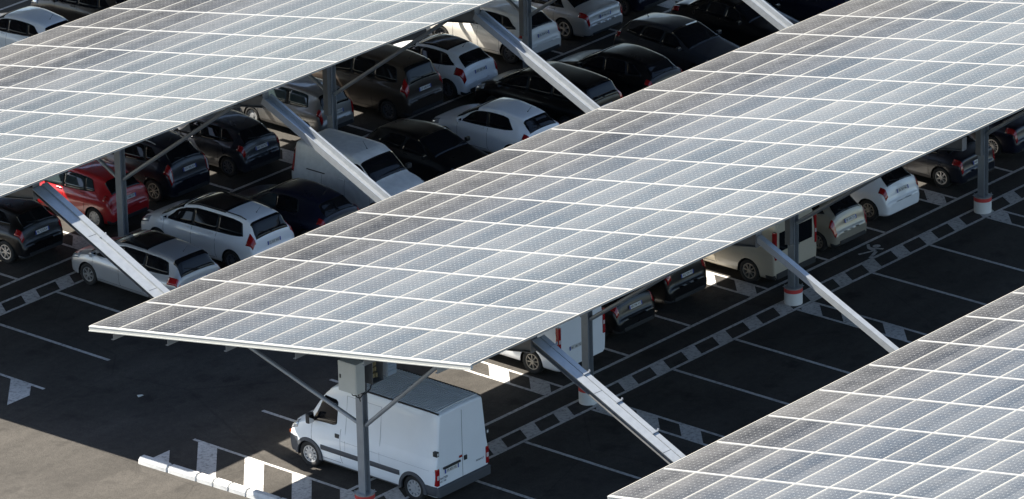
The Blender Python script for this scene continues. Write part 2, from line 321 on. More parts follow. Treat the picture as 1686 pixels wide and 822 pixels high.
# ------------------------------------------------------------------ canopies
def roofz(v): return ZL+v*MSL
def canopy(v0, x0, rows, label, first, seen=True, nposts=6):
    ax = math.atan(MSL)
    root = empty('solar_canopy', (x0, -v0, 0)); tag(root, label, 'solar canopy', 'parallel solar car park canopies')
    # panels: local frame, u across (v), along X
    lu, lx, th = .945, 1.935, .035
    cos = math.cos(ax)
    def corners(i, j):
        X = i*P_+(P_-lx)/2; c = Q_/cos
        out = []
        for (a, b) in ((0,0),(0,1),(1,1),(1,0)):
            d = j*Q_+((Q_-lu)/2+a*lu)
            out.append((X+b*lx, -d, roofz(d)))
        return out
    def pmesh(quads, name, origin=None):
        vs = []; fs = []; uv = []; mi = []
        for q in quads:
            n = len(vs); base = [Vector(p) for p in q]
            o = Vector(origin) if origin else Vector((0,0,0))
            nrm = Vector((0, math.sin(ax), math.cos(ax)))
            for p in base: vs.append(p-o); 
            for p in base: vs.append(p-o-nrm*th)
            uv += [(0,0),(0,1),(1,1),(1,0)]*2
            fs += [(n,n+1,n+2,n+3)]; mi += [0]
            fs += [(n+4,n+7,n+6,n+5)]; mi += [2]  # underside toned dark instead of white backsheet: under-canopy shade put into colour
            for a in range(4): fs.append((n+a, n+4+a, n+4+(a+1) % 4, n+(a+1) % 4)); mi.append(1)
        o = mesh_obj(name, vs, fs, None, recalc=False, uvs=uv, mats=[MAT['panel'], MAT['frame'], MAT['steeld']], midx=mi)
        me = o.data; bm = bmesh.new(); bm.from_mesh(me); bmesh.ops.recalc_face_normals(bm, faces=bm.faces); bm.to_mesh(me); bm.free()
        return o
    cells = [(i, j) for i in range(rows) for j in range(NC)]
    ind = [c for c in cells if c in first]; rest = [c for c in cells if c not in first]
    if ind:
        q0 = corners(0, 0); proto = pmesh([q0], 'solar_panel', q0[0]); me = proto.data; bpy.data.objects.remove(proto)
        for c in ind:
            p = corners(*c)[0]; o = bpy.data.objects.new('solar_panel', me); COL.objects.link(o); o.parent = root; o.location = p
            # laid by hand: tiny differences in tilt
            o.rotation_euler = (random.uniform(-.0025,.0025), random.uniform(-.0012,.0012), 0)
    if rest:
        o = pmesh([corners(*c) for c in rest], 'solar_panel_field'); o.parent = root; o['kind'] = 'stuff'
    # cover strips over the joints
    m = MB()
    L = rows*P_
    up_ = Vector((0, math.sin(ax), math.cos(ax)))
    for i in range(1, rows): m.beam((i*P_, .0, roofz(0)), (i*P_, -WID, roofz(WID)), .062, .018, up_)
    m.build('cross_strip', MAT['crossm'], root)
    m = MB()
    for j in range(1, NC): m.beam((0.0, -j*Q_, roofz(j*Q_)-.001), (L, -j*Q_, roofz(j*Q_)-.001), .034, .012, up_)
    for j in (0, NC): m.beam((0.0, -j*Q_, roofz(j*Q_)-.012), (L, -j*Q_, roofz(j*Q_)-.012), .036, .05, up_)
    m.build('long_strip', MAT['strip'], root)
    # front fascia with a stepped lower lip
    m = MB(); a = Vector((-.025, .02, roofz(-.02)-.055)); b = Vector((-.025, -WID-.02, roofz(WID+.02)-.055))
    m.beam(a+Vector((.01,0,.01)), b+Vector((.01,0,.01)), .07, .10, up_); m.beam(a+Vector((-.015,0,-.06)), b+Vector((-.015,0,-.06)), .06, .025, up_)
    m.beam(a+Vector((-.026,0,.045)), b+Vector((-.026,0,.045)), .012, .02, up_)
    m.build('fascia', MAT['alu'], root)
    # purlins
    for j, v in enumerate((.72, 2.62, 4.62, 6.95, 9.2, 11.55)):
        m = MB(); z = roofz(v)-.05
        m.box(.05, L-.2, -v-.004, -v+.004, z-.30, z); m.box(.05, L-.2, -v-.07, -v-.0041, z-.008, z-.0); m.box(.05, L-.2, -v+.0041, -v+.07, z-.30, z-.285)
        m.build('purlin', MAT['purlin'], root)
    # frames: post, footing, rafter, braces
    off = PX0-x0
    for k in range(nposts):
        X = off+k*PS
        if X > L: break
        m = MB(); h = roofz(PV)-.5                 # H section: flanges face +-X, web between
        m.box(X-.10, X-.085, -PV-.11, -PV+.11, .49, h); m.box(X+.085, X+.10, -PV-.11, -PV+.11, .49, h); m.box(X-.085, X+.085, -PV-.006, -PV+.006, .49, h)
        for bx, by in ((-.17,-.17),(.17,-.17),(-.17,.17),(.17,.17)): m.tube((X+bx, -PV+by, .497), (X+bx, -PV+by, .54), .016, 6)
        m.box(X-.21, X+.21, -PV-.21, -PV+.21, .478, .4895)
        m.build('post', MAT['steel'], root)
        m = MB(); m.tube((X, -PV, 0), (X, -PV, .345), .25, 28); ft = m.build('footing', MAT['concrete'], root)
        m = MB(); m.tube((X, -PV, .345), (X, -PV, .45), .254, 28); m.build('red_band', MAT['redband'], ft)
        m = MB(); m.tube((X, -PV, .45), (X, -PV, .476), .25, 28); m.build('footing_cap', MAT['footcap'], ft)
        m = MB(); zt = lambda v: roofz(v)-.29-.0
        for dz, w, hh in ((-.01, .2, .016), (-.17, .012, .30), (-.33, .2, .016)):
            m.beam((X, -.1, zt(.1)+dz+.0), (X, -12.2, zt(12.2)+dz+.0), w, hh, up_)
        m.box(X-.1, X+.1, -12.212, -12.2005, zt(12.2)-.35, zt(12.2)+.0)
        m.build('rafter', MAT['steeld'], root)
        rb = lambda v: zt(v)-.34
        if k == 0: vl, vr, zf = PV-5.2, PV+3.5, 2.32
        else: vl, vr, zf = PV-3.5, PV+4.6, 2.35
        for vv in (vl, vr):
            s = 1 if vv > PV else -1
            m = MB(); m.tube((X, -PV-s*.12, zf), (X, -vv, rb(vv)+.06), .055, 12); m.box(X-.07, X+.07, -vv-.16, -vv+.16, rb(vv)+.04, rb(vv)+.06)
            m.build('brace', MAT['steel'], root, smooth=False)
        if k in (2, 3, 4) and seen:
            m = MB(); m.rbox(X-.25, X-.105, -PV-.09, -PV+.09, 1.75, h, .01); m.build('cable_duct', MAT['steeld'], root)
    return root
firstB = set((i, j) for i in range(8) for j in range(13)); firstB = set(sorted(firstB)[:100])
firstA = set((i, j) for i in range(1, 11) for j in range(1, 13)); firstA = set(sorted(firstA)[:100])
firstC = set((i, j) for i in range(0, 12) for j in range(0, 9)); firstC = set(sorted(firstC)[:100])
canopy(-PITCH*1.0+.04, -.01, 23, 'upper left solar canopy with pale grey panels above the red hatchback', firstA)
canopy(0, 0, 25, 'middle solar canopy running corner to corner above the tall white van', firstB)
canopy(PITCH+.05, -.09, 20, 'lower right solar canopy with its left edge over the empty bays', firstC)
zc = canopy(-2*PITCH+.04, -.01, 23, 'unseen solar canopy beyond the upper left one, added to shade the white car at the corner', set(), seen=False)  # out of view; added for the shade and reflections it gives

# ------------------------------------------------------------------ tie beams between neighbouring canopies
def tie(v0, X, style, label):
    a = Vector((0, 0, 0)); dv = 4.55; z0 = roofz(12.2)-.40; z1 = ZL-.42
    root = empty('tie_beam', (X, -(v0+12.215), z0)); tag(root, label, 'tie beam', 'sloping tie beams between the canopies')
    b = Vector((0, -dv, z1-z0)); d = b.normalized(); n = Vector((1,0,0)).cross(d); n = n if n.z > 0 else -n
    def bar(name, xo, zo, w, h, mat, t0=0.0, t1=1.0):
        m = MB(); o = Vector((xo,0,0))+n*zo; m.beam(b*t0+o, b*t1+o, w, h, n); return m.build(name, mat, root)
    if style == 'tray':
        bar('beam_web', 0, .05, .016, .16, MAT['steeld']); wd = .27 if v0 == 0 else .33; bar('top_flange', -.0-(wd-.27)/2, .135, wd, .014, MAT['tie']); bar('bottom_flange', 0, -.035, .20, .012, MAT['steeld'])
        bar('cable_tray', .235, .11 if v0 == 0 else .15, .16 if v0 == 0 else .19, .07, MAT['tie']); 
        for t in ((.08, .30, .52, .76) if v0 == 0 else (.45,)):
            m = MB(); o = n*.16; m.beam(b*t+o+Vector((.12,0,0)), b*t+o+Vector((.36,0,0)), .04, .022, n); m.beam(b*t+o+Vector((.32,0,.02)), b*t+o+Vector((.345,0,.02)), .04, .07, n); m.build('tray_clip', MAT['steel'], root)
        for t in (.42, .88):
            m = MB(); o = n*.1432; m.beam(b*t+o+Vector((-.134,0,0)), b*(t+.002)+o+Vector((.134,0,0)), .01, .002, n); m.build('splice_line', MAT['seam'], root)
    elif style == 'box':
        bar('box_beam', 0, 0, .17, .17, MAT['tie'])
    else:
        bar('channel_base', 0, 0, .22, .014, MAT['tie']); bar('channel_wall', -.13, .0, .035, .20, MAT['tie']); bar('channel_wall', .145, .02, .07, .24, MAT['tie'])
    m = MB(); m.box(-.12, .12, -.01, .01, -.22, .2); m.build('end_plate', MAT['steeld'], root)
for v0, lst in ((-PITCH+.04, [('tray','wide tie beam with grooved top in front of the red hatchback'),('u','channel tie beam above the small white van'),('u','channel tie beam beside the white saloon with the lit flank'),('u','channel tie beam near the top edge, above the black cars'),('u','far tie beam past the top edge, fifth along')]),
                (0, [('tray','wide tie beam with clipped cable tray passing in front of the second post'),('box','slim square tie beam crossing the third post of the middle canopy'),('box','slim tie beam hidden under the middle canopy edge, third along'),('box','far tie beam of the middle canopy, fourth along')])):
    for k, (st, lb) in enumerate(lst[:2] if v0 == 0 else lst): tie(v0, PX0+k*PS, st, lb)

# ------------------------------------------------------------------ electrical enclosures on the first post
def enclosures():
    zb = 3.38; X = PX0; v = PV+.08
    r = empty('electrical_enclosure', (X-.42, -v, zb)); tag(r, 'closed cream electrical enclosure on the front side of the van post', 'electrical box')
    m = MB(); m.rbox(-.16, .16, -.30, .30, 0, .80, .012); m.build('housing', MAT['box'], r)
    m = MB(); m.box(-.168, -.1605, -.27, .27, .03, .77); m.build('door', MAT['box'], r)
    m = MB(); m.rbox(-.185, -.168, .20, .235, .35, .45, .004); m.build('lock', MAT['trim'], r)
    m = MB(); m.path([(.0,-.05,.0),(.03,-.1,-.14),(.10,-.16,-.20),(.2,-.2,-.10),(.28,-.2,.0)], .014); m.path([(.05,-.1,0),(.10,-.12,-.12),(.14,-.14,-.3)], .012); m.path([(-.05,.02,0),(.0,-.02,-.12),(.1,-.05,-.16),(.16,-.05,-.03)], .012)
    m.build('cables', MAT['cable'], r)
    r = empty('electrical_enclosure', (X+.28, -v-.10, zb+.05)); tag(r, 'open electrical enclosure with exposed switchgear behind the cream box on the van post', 'electrical box')
    m = MB(); m.box(-.20,.20,.10,.12,0,.75); m.box(-.20,-.185,-.14,.0999,0,.75); m.box(.185,.20,-.14,.0999,0,.75); m.box(-.1849,.1849,-.14,.0999,.735,.75); m.box(-.1849,.1849,-.14,.0999,0,.015)
    m.build('housing', MAT['steeld'], r)
    m = MB()
    rg = random.Random(3)
    for a in range(3):
        for c in range(4): m.box(-.14+a*.10, -.14+a*.10+rg.uniform(.05,.085), rg.uniform(-.02,.04), .095, .08+c*.15, .08+c*.15+rg.uniform(.07,.12))
    m.build('switchgear', MAT['comp'], r)
    m = MB(); m.path([(-.12,-.03,0),(-.18,-.03,-.15),(-.34,.0,-.24),(-.5,.06,-.16)], .014); m.build('cables', MAT['cable'], r)
    r = empty('inverter_cabinet', (X+.78, -v-.12, zb+.10)); tag(r, 'tall blue grey cabinet behind the open enclosure above the van roof', 'electrical box')
    m = MB(); m.rbox(-.16,.16,-.15,.15,0,.95,.015); m.build('housing', MAT['boxb'], r)
    m = MB()
    for k in range(9): m.box(-.14,.14,-.165,-.1505,.1+k*.09,.13+k*.09)
    m.build('cooling_fin', MAT['boxb'], r)
enclosures()
#VEHICLES
# ------------------------------------------------------------------ vehicles
# a body is a smooth surface S(s, c): s metres from the front bumper, c runs round the half section (0 sill .. 4 belt .. 5 roof rail .. 8 roof centre)
# station columns: s, sill z, belt z, top z, half width, belt half width, rail half width, crown
HATCH = [(0,.24,.50,.52,.42,.40,.34,.0),(.06,.21,.60,.63,.62,.57,.48,.005),(.22,.18,.70,.75,.77,.70,.57,.015),(.55,.18,.80,.86,.85,.79,.68,.02),(.95,.18,.89,.955,.86,.80,.71,.03),
  (1.15,.18,.93,1.02,.86,.80,.71,.035),(1.55,.18,.94,1.25,.86,.80,.645,.035),(1.95,.18,.95,1.415,.86,.80,.60,.03),(2.45,.18,.97,1.455,.86,.79,.575,.025),(3.0,.18,1.0,1.42,.86,.765,.535,.022),
  (3.40,.18,1.03,1.365,.852,.735,.505,.018),(3.50,.18,1.04,1.335,.846,.725,.50,.018),(3.66,.19,1.02,1.20,.83,.70,.53,.025),(3.84,.20,.985,1.02,.80,.675,.57,.035),(3.89,.21,.90,.93,.785,.665,.59,.03),(3.94,.22,.74,.77,.76,.66,.61,.02),(3.965,.23,.62,.645,.74,.66,.62,.012),(4.01,.25,.58,.60,.69,.63,.58,.006),(4.03,.28,.54,.56,.62,.58,.54,.0)]
SEDAN = [(0,.24,.50,.52,.55,.52,.45,0),(.08,.21,.60,.63,.72,.67,.58,.005),(.3,.18,.70,.75,.82,.76,.64,.012),(.8,.18,.80,.87,.87,.80,.69,.02),(1.25,.18,.87,.94,.885,.82,.73,.03),
  (1.45,.18,.90,1.0,.885,.82,.72,.035),(1.85,.18,.91,1.22,.885,.815,.65,.03),(2.25,.18,.92,1.37,.885,.81,.60,.03),(2.8,.18,.94,1.42,.885,.80,.58,.025),(3.3,.18,.96,1.37,.885,.79,.575,.02),
  (3.7,.18,.97,1.24,.88,.785,.61,.02),(4.05,.19,.98,1.05,.88,.78,.68,.03),(4.45,.21,.96,1.0,.86,.765,.70,.02),(4.57,.22,.93,.965,.84,.745,.69,.02),(4.61,.24,.80,.83,.82,.74,.69,.012),(4.635,.25,.64,.665,.80,.73,.69,.01),(4.68,.27,.60,.62,.75,.70,.66,.005),(4.70,.30,.55,.57,.69,.65,.61,0)]
MPV = [(0,.26,.56,.58,.52,.48,.42,0),(.08,.22,.68,.71,.70,.65,.55,.005),(.28,.20,.80,.86,.83,.76,.64,.012),(.6,.19,.90,.97,.88,.81,.70,.02),(.9,.19,.97,1.06,.90,.83,.73,.03),
  (1.3,.19,1.0,1.30,.90,.83,.69,.035),(1.75,.19,1.01,1.50,.90,.825,.66,.03),(2.3,.19,1.02,1.59,.90,.815,.62,.03),(3.2,.19,1.04,1.58,.90,.80,.60,.025),(3.95,.19,1.06,1.52,.885,.77,.57,.02),
  (4.15,.20,1.07,1.45,.87,.755,.58,.02),(4.27,.21,1.07,1.25,.855,.74,.61,.025),(4.35,.22,1.04,1.08,.84,.73,.63,.03),(4.39,.23,.92,.95,.82,.72,.65,.025),(4.415,.24,.74,.77,.80,.715,.66,.015),(4.435,.25,.66,.685,.78,.71,.66,.01),(4.48,.27,.62,.64,.74,.68,.63,.005),(4.50,.30,.58,.60,.68,.63,.59,0)]
VANLET = [(0,.28,.62,.64,.55,.50,.44,0),(.08,.24,.74,.78,.74,.68,.58,.005),(.28,.21,.88,.94,.86,.78,.66,.012),(.6,.20,.98,1.06,.89,.82,.71,.02),(.95,.20,1.05,1.16,.90,.84,.74,.03),
  (1.25,.20,1.07,1.42,.90,.84,.72,.03),(1.6,.20,1.08,1.68,.90,.84,.70,.03),(1.95,.20,1.09,1.79,.90,.85,.74,.03),(3.0,.20,1.10,1.81,.90,.85,.75,.03),(3.85,.20,1.10,1.80,.90,.845,.75,.025),
  (4.04,.21,1.10,1.78,.90,.84,.75,.02),(4.12,.22,1.10,1.66,.885,.82,.70,.015),(4.17,.25,1.08,1.58,.865,.81,.70,.01),(4.20,.30,1.06,1.48,.83,.79,.69,0)]
MASTER = [(0,.30,.62,.64,.70,.64,.56,0),(.07,.26,.80,.84,.84,.77,.66,.005),(.22,.24,.98,1.06,.94,.87,.74,.02),(.55,.24,1.12,1.24,.98,.91,.79,.04),(.80,.24,1.20,1.38,.99,.93,.80,.05),
  (1.10,.24,1.25,1.75,.99,.935,.77,.05),(1.40,.24,1.27,2.08,.99,.935,.76,.05),(1.70,.24,1.28,2.28,.99,.935,.77,.05),(2.1,.24,1.28,2.40,.99,.935,.79,.04),(2.8,.24,1.28,2.43,.99,.935,.81,.03),(4.5,.24,1.28,2.43,.99,.935,.81,.03),
  (5.34,.24,1.28,2.43,.99,.935,.81,.03),(5.46,.25,1.28,2.42,.985,.93,.805,.025),(5.52,.26,1.28,2.40,.97,.915,.79,.02),(5.55,.28,1.28,2.375,.945,.90,.775,.01)]
def pchip(x, Y):
    h = np.diff(x)[:, None]; d = np.diff(Y, axis=0)/h; m = np.zeros_like(Y)
    for i in range(1, len(x)-1):
        a, b = d[i-1], d[i]; w1 = 2*h[i]+h[i-1]; w2 = h[i]+2*h[i-1]; ok = a*b > 0
        with np.errstate(divide='ignore', invalid='ignore'): r = (w1+w2)/(w1/a+w2/b)
        m[i] = np.where(ok, r, 0)
    m[0] = d[0]; m[-1] = d[-1]; return m
class Shell:
    def __init__(s, table, L, W, H, rr=.055):
        T = np.array(table, float); kL = L/T[-1,0]; kH = H/(T[:,3]+T[:,7]).max(); kW = (W/2)/T[:,4].max()
        T[:,0] *= kL; T[:,[2,3,7]] *= kH; T[:,[4,5,6]] *= kW
        s.T = T; s.x = T[:,0]; s.Y = T[:,1:]; s.m = pchip(s.x, s.Y); s.L = L; s.W = W; s.H = H; s.rr = rr; s.kL, s.kH, s.kW = kL, kH, kW
    def cols(s, q):
        q = min(max(q, 0), s.L); i = min(max(int(np.searchsorted(s.x, q)-1), 0), len(s.x)-2); h = s.x[i+1]-s.x[i]; t = (q-s.x[i])/h
        return (2*t**3-3*t**2+1)*s.Y[i]+(t**3-2*t**2+t)*h*s.m[i]+(-2*t**3+3*t**2)*s.Y[i+1]+(t**3-t**2)*h*s.m[i+1]
    def ctrl(s, q):
        zs, zb, zt, w, wb, wt, cr = s.cols(q); d = min(s.rr, max(.012, (zt-zb)*.35)); zr = zt-d
        zb = min(zb, zr-.012); g = zb-zs
        return [(w*.90, zs), (w*.975, zs+.10*g), (w*1.0, zs+.42*g), (w*1.0, zs+.76*g), (wb, zb), (wt, zr), (wt*.90, zt), (wt*.5, zt+cr*.72), (0, zt+cr)]
    def yz(s, q, c):
        P = s.ctrl(q); i = min(int(c), 7); t = c-i
        if i == 4: return (P[4][0]+(P[5][0]-P[4][0])*t, P[4][1]+(P[5][1]-P[4][1])*t)
        p1, p2 = P[i], P[i+1]; p0 = P[i-1] if i not in (0, 5) else p1; p3 = P[i+2] if (i+2 < 9 and i != 3) else p2
        if i == 7: p3 = (-P[7][0], P[7][1])
        if i == 5: p0 = (P[4][0]*.15+P[5][0]*.85, P[4][1]*.15+P[5][1]*.85)
        f = lambda a, b, c_, d: .5*((2*b)+(-a+c_)*t+(2*a-5*b+4*c_-d)*t*t+(-a+3*b-3*c_+d)*t**3)
        return (f(p0[0],p1[0],p2[0],p3[0]), f(p0[1],p1[1],p2[1],p3[1]))
    def P(s, q, c, side=1, off=0.0):
        y, z = s.yz(q, c); p = Vector((s.L/2-q, side*y, z))
        if off:
            e = .012; a = s.yz(min(q+e, s.L), c); b = s.yz(max(q-e, 0), c); ds = min(q+e, s.L)-max(q-e, 0)
            du = Vector((-ds, a[0]-b[0], a[1]-b[1]))
            c1, c0 = min(c+.03, 8), max(c-.03, 0); a = s.yz(q, c1); b = s.yz(q, c0); dc = Vector((0, a[0]-b[0], a[1]-b[1]))
            n = du.cross(dc)
            if n.length < 1e-9: n = Vector((0,0,1))
            n.normalize()
            if n.y*1+n.z*.3 < 0 and n.z < .2: n = -n
            if n.z < 0 and abs(n.y) < .2 and abs(n.x) < .5: n = -n
            n = Vector((n.x, n.y*side, n.z)); p = p+n*off
        return p
def grid_patch(rows, th, inward, name, mat, parent, smooth=True):
    """rows[i][j] outer points; a thin skirt runs inward so the patch has an edge"""
    n, m = len(rows), len(rows[0]); vs = [p for r in rows for p in r]; fs = []
    for i in range(n-1):
        for j in range(m-1): fs.append((i*m+j, i*m+j+1, (i+1)*m+j+1, (i+1)*m+j))
    ring = [(0, j) for j in range(m)]+[(i, m-1) for i in range(1, n)]+[(n-1, j) for j in range(m-2, -1, -1)]+[(i, 0) for i in range(n-2, 0, -1)]
    b0 = len(vs)
    for i, j in ring: vs.append(rows[i][j]-inward(rows[i][j])*th)
    k = len(ring)
    for a in range(k):
        i, j = ring[a]; i2, j2 = ring[(a+1) % k]; fs.append((i*m+j, b0+a, b0+(a+1) % k, i2*m+j2))
    o = mesh_obj(name, vs, fs, mat, parent); me = o.data; q = (n-1)*(m-1)
    if smooth: me.polygons.foreach_set('use_smooth', [i < q for i in range(len(me.polygons))])
    return o
outw = lambda p: Vector((p.x*.25, p.y, .35)).normalized()
upw = lambda p: Vector((0, 0, 1))
lerp = lambda a, b, t: a+(b-a)*t

_wheel_cache = {}
def wheel(root, x, side, y, r, style, w=.20):
    rimmat = {'alloy': MAT['alloy'], 'alloy5': MAT['alloy'], 'dusty': MAT['alloyd'], 'steel': MAT['hub'], 'multi': MAT['alloy'], 'dark': MAT['trimg']}[style]
    key = (round(r, 3), style, round(w, 3))
    if key not in _wheel_cache:
        rr = r*.66; prof = [(rr, -w*.42), (rr+.01, -w*.5), (r*.92, -w*.5), (r*.985, -w*.40), (r, -w*.25), (r, w*.25), (r*.985, w*.40), (r*.92, w*.5), (rr+.01, w*.5), (rr, w*.42)]
        n = 32; vs = []; fs = []
        for i in range(n):
            a = 2*math.pi*i/n
            for (q, t) in prof: vs.append((q*math.cos(a), t, q*math.sin(a)))
        m = len(prof)
        for i in range(n):
            for j in range(m-1): fs.append((i*m+j, i*m+j+1, ((i+1) % n)*m+j+1, ((i+1) % n)*m+j))
        o = mesh_obj('wheel', vs, fs, MAT['tyre'], smooth=True); tyre = o.data; bpy.data.objects.remove(o)
        M_ = MB(); R2 = rr-.002; n = 32
        # rim barrel ring, dished backing and spokes (outer face looks along +y)
        def ring(r0, r1, y0, y1, sg=32):
            v = []; f = []
            for i in range(sg):
                a = 2*math.pi*i/sg
                for q, t in ((r1, y0), (r1, y1), (r0, y1-.004), (r0, y0)): v.append((q*math.cos(a), t, q*math.sin(a)))
            for i in range(sg):
                for j in range(4): f.append((i*4+j, i*4+(j+1) % 4, ((i+1) % sg)*4+(j+1) % 4, ((i+1) % sg)*4+j))
            M_.add(v, f)
        ring(R2-.028, R2, w*.1, w*.44)
        ns = {'alloy': 7, 'alloy5': 5, 'dusty': 8, 'steel': 10, 'multi': 12, 'dark': 9}[style]
        wd = {'alloy': .042, 'alloy5': .06, 'dusty': .036, 'steel': .060, 'multi': .024, 'dark': .04}[style]
        for i in range(ns):
            a = 2*math.pi*i/ns; d = Vector((math.cos(a), 0, math.sin(a))); t = Vector((-math.sin(a), 0, math.cos(a)))
            pa = d*(.045)+Vector((0, w*.40, 0)); pb = d*(R2-.02)+Vector((0, w*.36, 0)); k = 1.25 if style != 'multi' else 1.0
            for s0 in (1,):
                vs_ = [pa-t*wd*.55+Vector((0,-.03,0)), pa+t*wd*.55+Vector((0,-.03,0)), pa+t*wd*.5, pa-t*wd*.5, pb-t*wd*.5*k+Vector((0,-.03,0)), pb+t*wd*.5*k+Vector((0,-.03,0)), pb+t*wd*.42*k, pb-t*wd*.42*k]
                M_.add(vs_, [(0,1,2,3),(7,6,5,4),(0,4,5,1),(1,5,6,2),(2,6,7,3),(3,7,4,0)])
        M_.tube((0, w*.20, 0), (0, w*.44, 0), .062, 14)
        if style == 'steel': M_.tube((0, w*.2, 0), (0, w*.395, 0), R2*.55, 20)
        o = M_.build('rim', rimmat); rim = o.data; bpy.data.objects.remove(o)
        B_ = MB(); B_.tube((0, w*.06, 0), (0, w*.10, 0), R2-.001, 24); o = B_.build('brake', MAT['well']); back = o.data; bpy.data.objects.remove(o)
        _wheel_cache[key] = (tyre, rim, back)
    tyre, rim, back = _wheel_cache[key]
    o = bpy.data.objects.new('wheel', tyre); COL.objects.link(o); o.parent = root; o.location = (x, y, r); o.rotation_euler = (0, random.uniform(0, 6), 0 if side > 0 else math.pi)
    c = bpy.data.objects.new('rim', rim); COL.objects.link(c); c.parent = o
    c = bpy.data.objects.new('wheel_back', back); COL.objects.link(c); c.parent = o

def text_mesh(txt, size, mat, parent, name, mtx):
    cu = bpy.data.curves.new('t', 'FONT'); cu.body = txt; cu.size = size; cu.align_x = 'CENTER'; cu.align_y = 'CENTER'; cu.extrude = .0015
    o = bpy.data.objects.new('t', cu); COL.objects.link(o); dg = bpy.context.evaluated_depsgraph_get(); me = bpy.data.meshes.new_from_object(o.evaluated_get(dg))
    bpy.data.objects.remove(o); me.materials.clear(); me.materials.append(mat); o = bpy.data.objects.new(name, me); COL.objects.link(o); o.parent = parent; o.matrix_local = mtx; return o

def plate(root, x, z, tilt, txt, back=True, y=0.0):
    """rear plate, facing -x and tilted up by tilt"""
    a = Vector((-math.cos(tilt), 0, math.sin(tilt))); u = Vector((math.sin(tilt), 0, math.cos(tilt))); r = u.cross(a)
    Mx = Matrix((r, u, a)).transposed().to_4x4(); Mx.translation = Vector((x, y, z))
    m = MB(); m.rbox(-.26, .26, -.055, .055, -.006, .006, .003); p = m.build('number_plate', MAT['plate'], root); p.matrix_local = Mx
    for a in (-.262, .222): m = MB(); m.box(a, a+.04, -.054, .054, .002, .0075); m.build('plate_band', MAT['plateblue'], p)
    text_mesh(txt, .088, MAT['letter'], p, 'lettering', Matrix.Translation((0, -.002, .0075)))

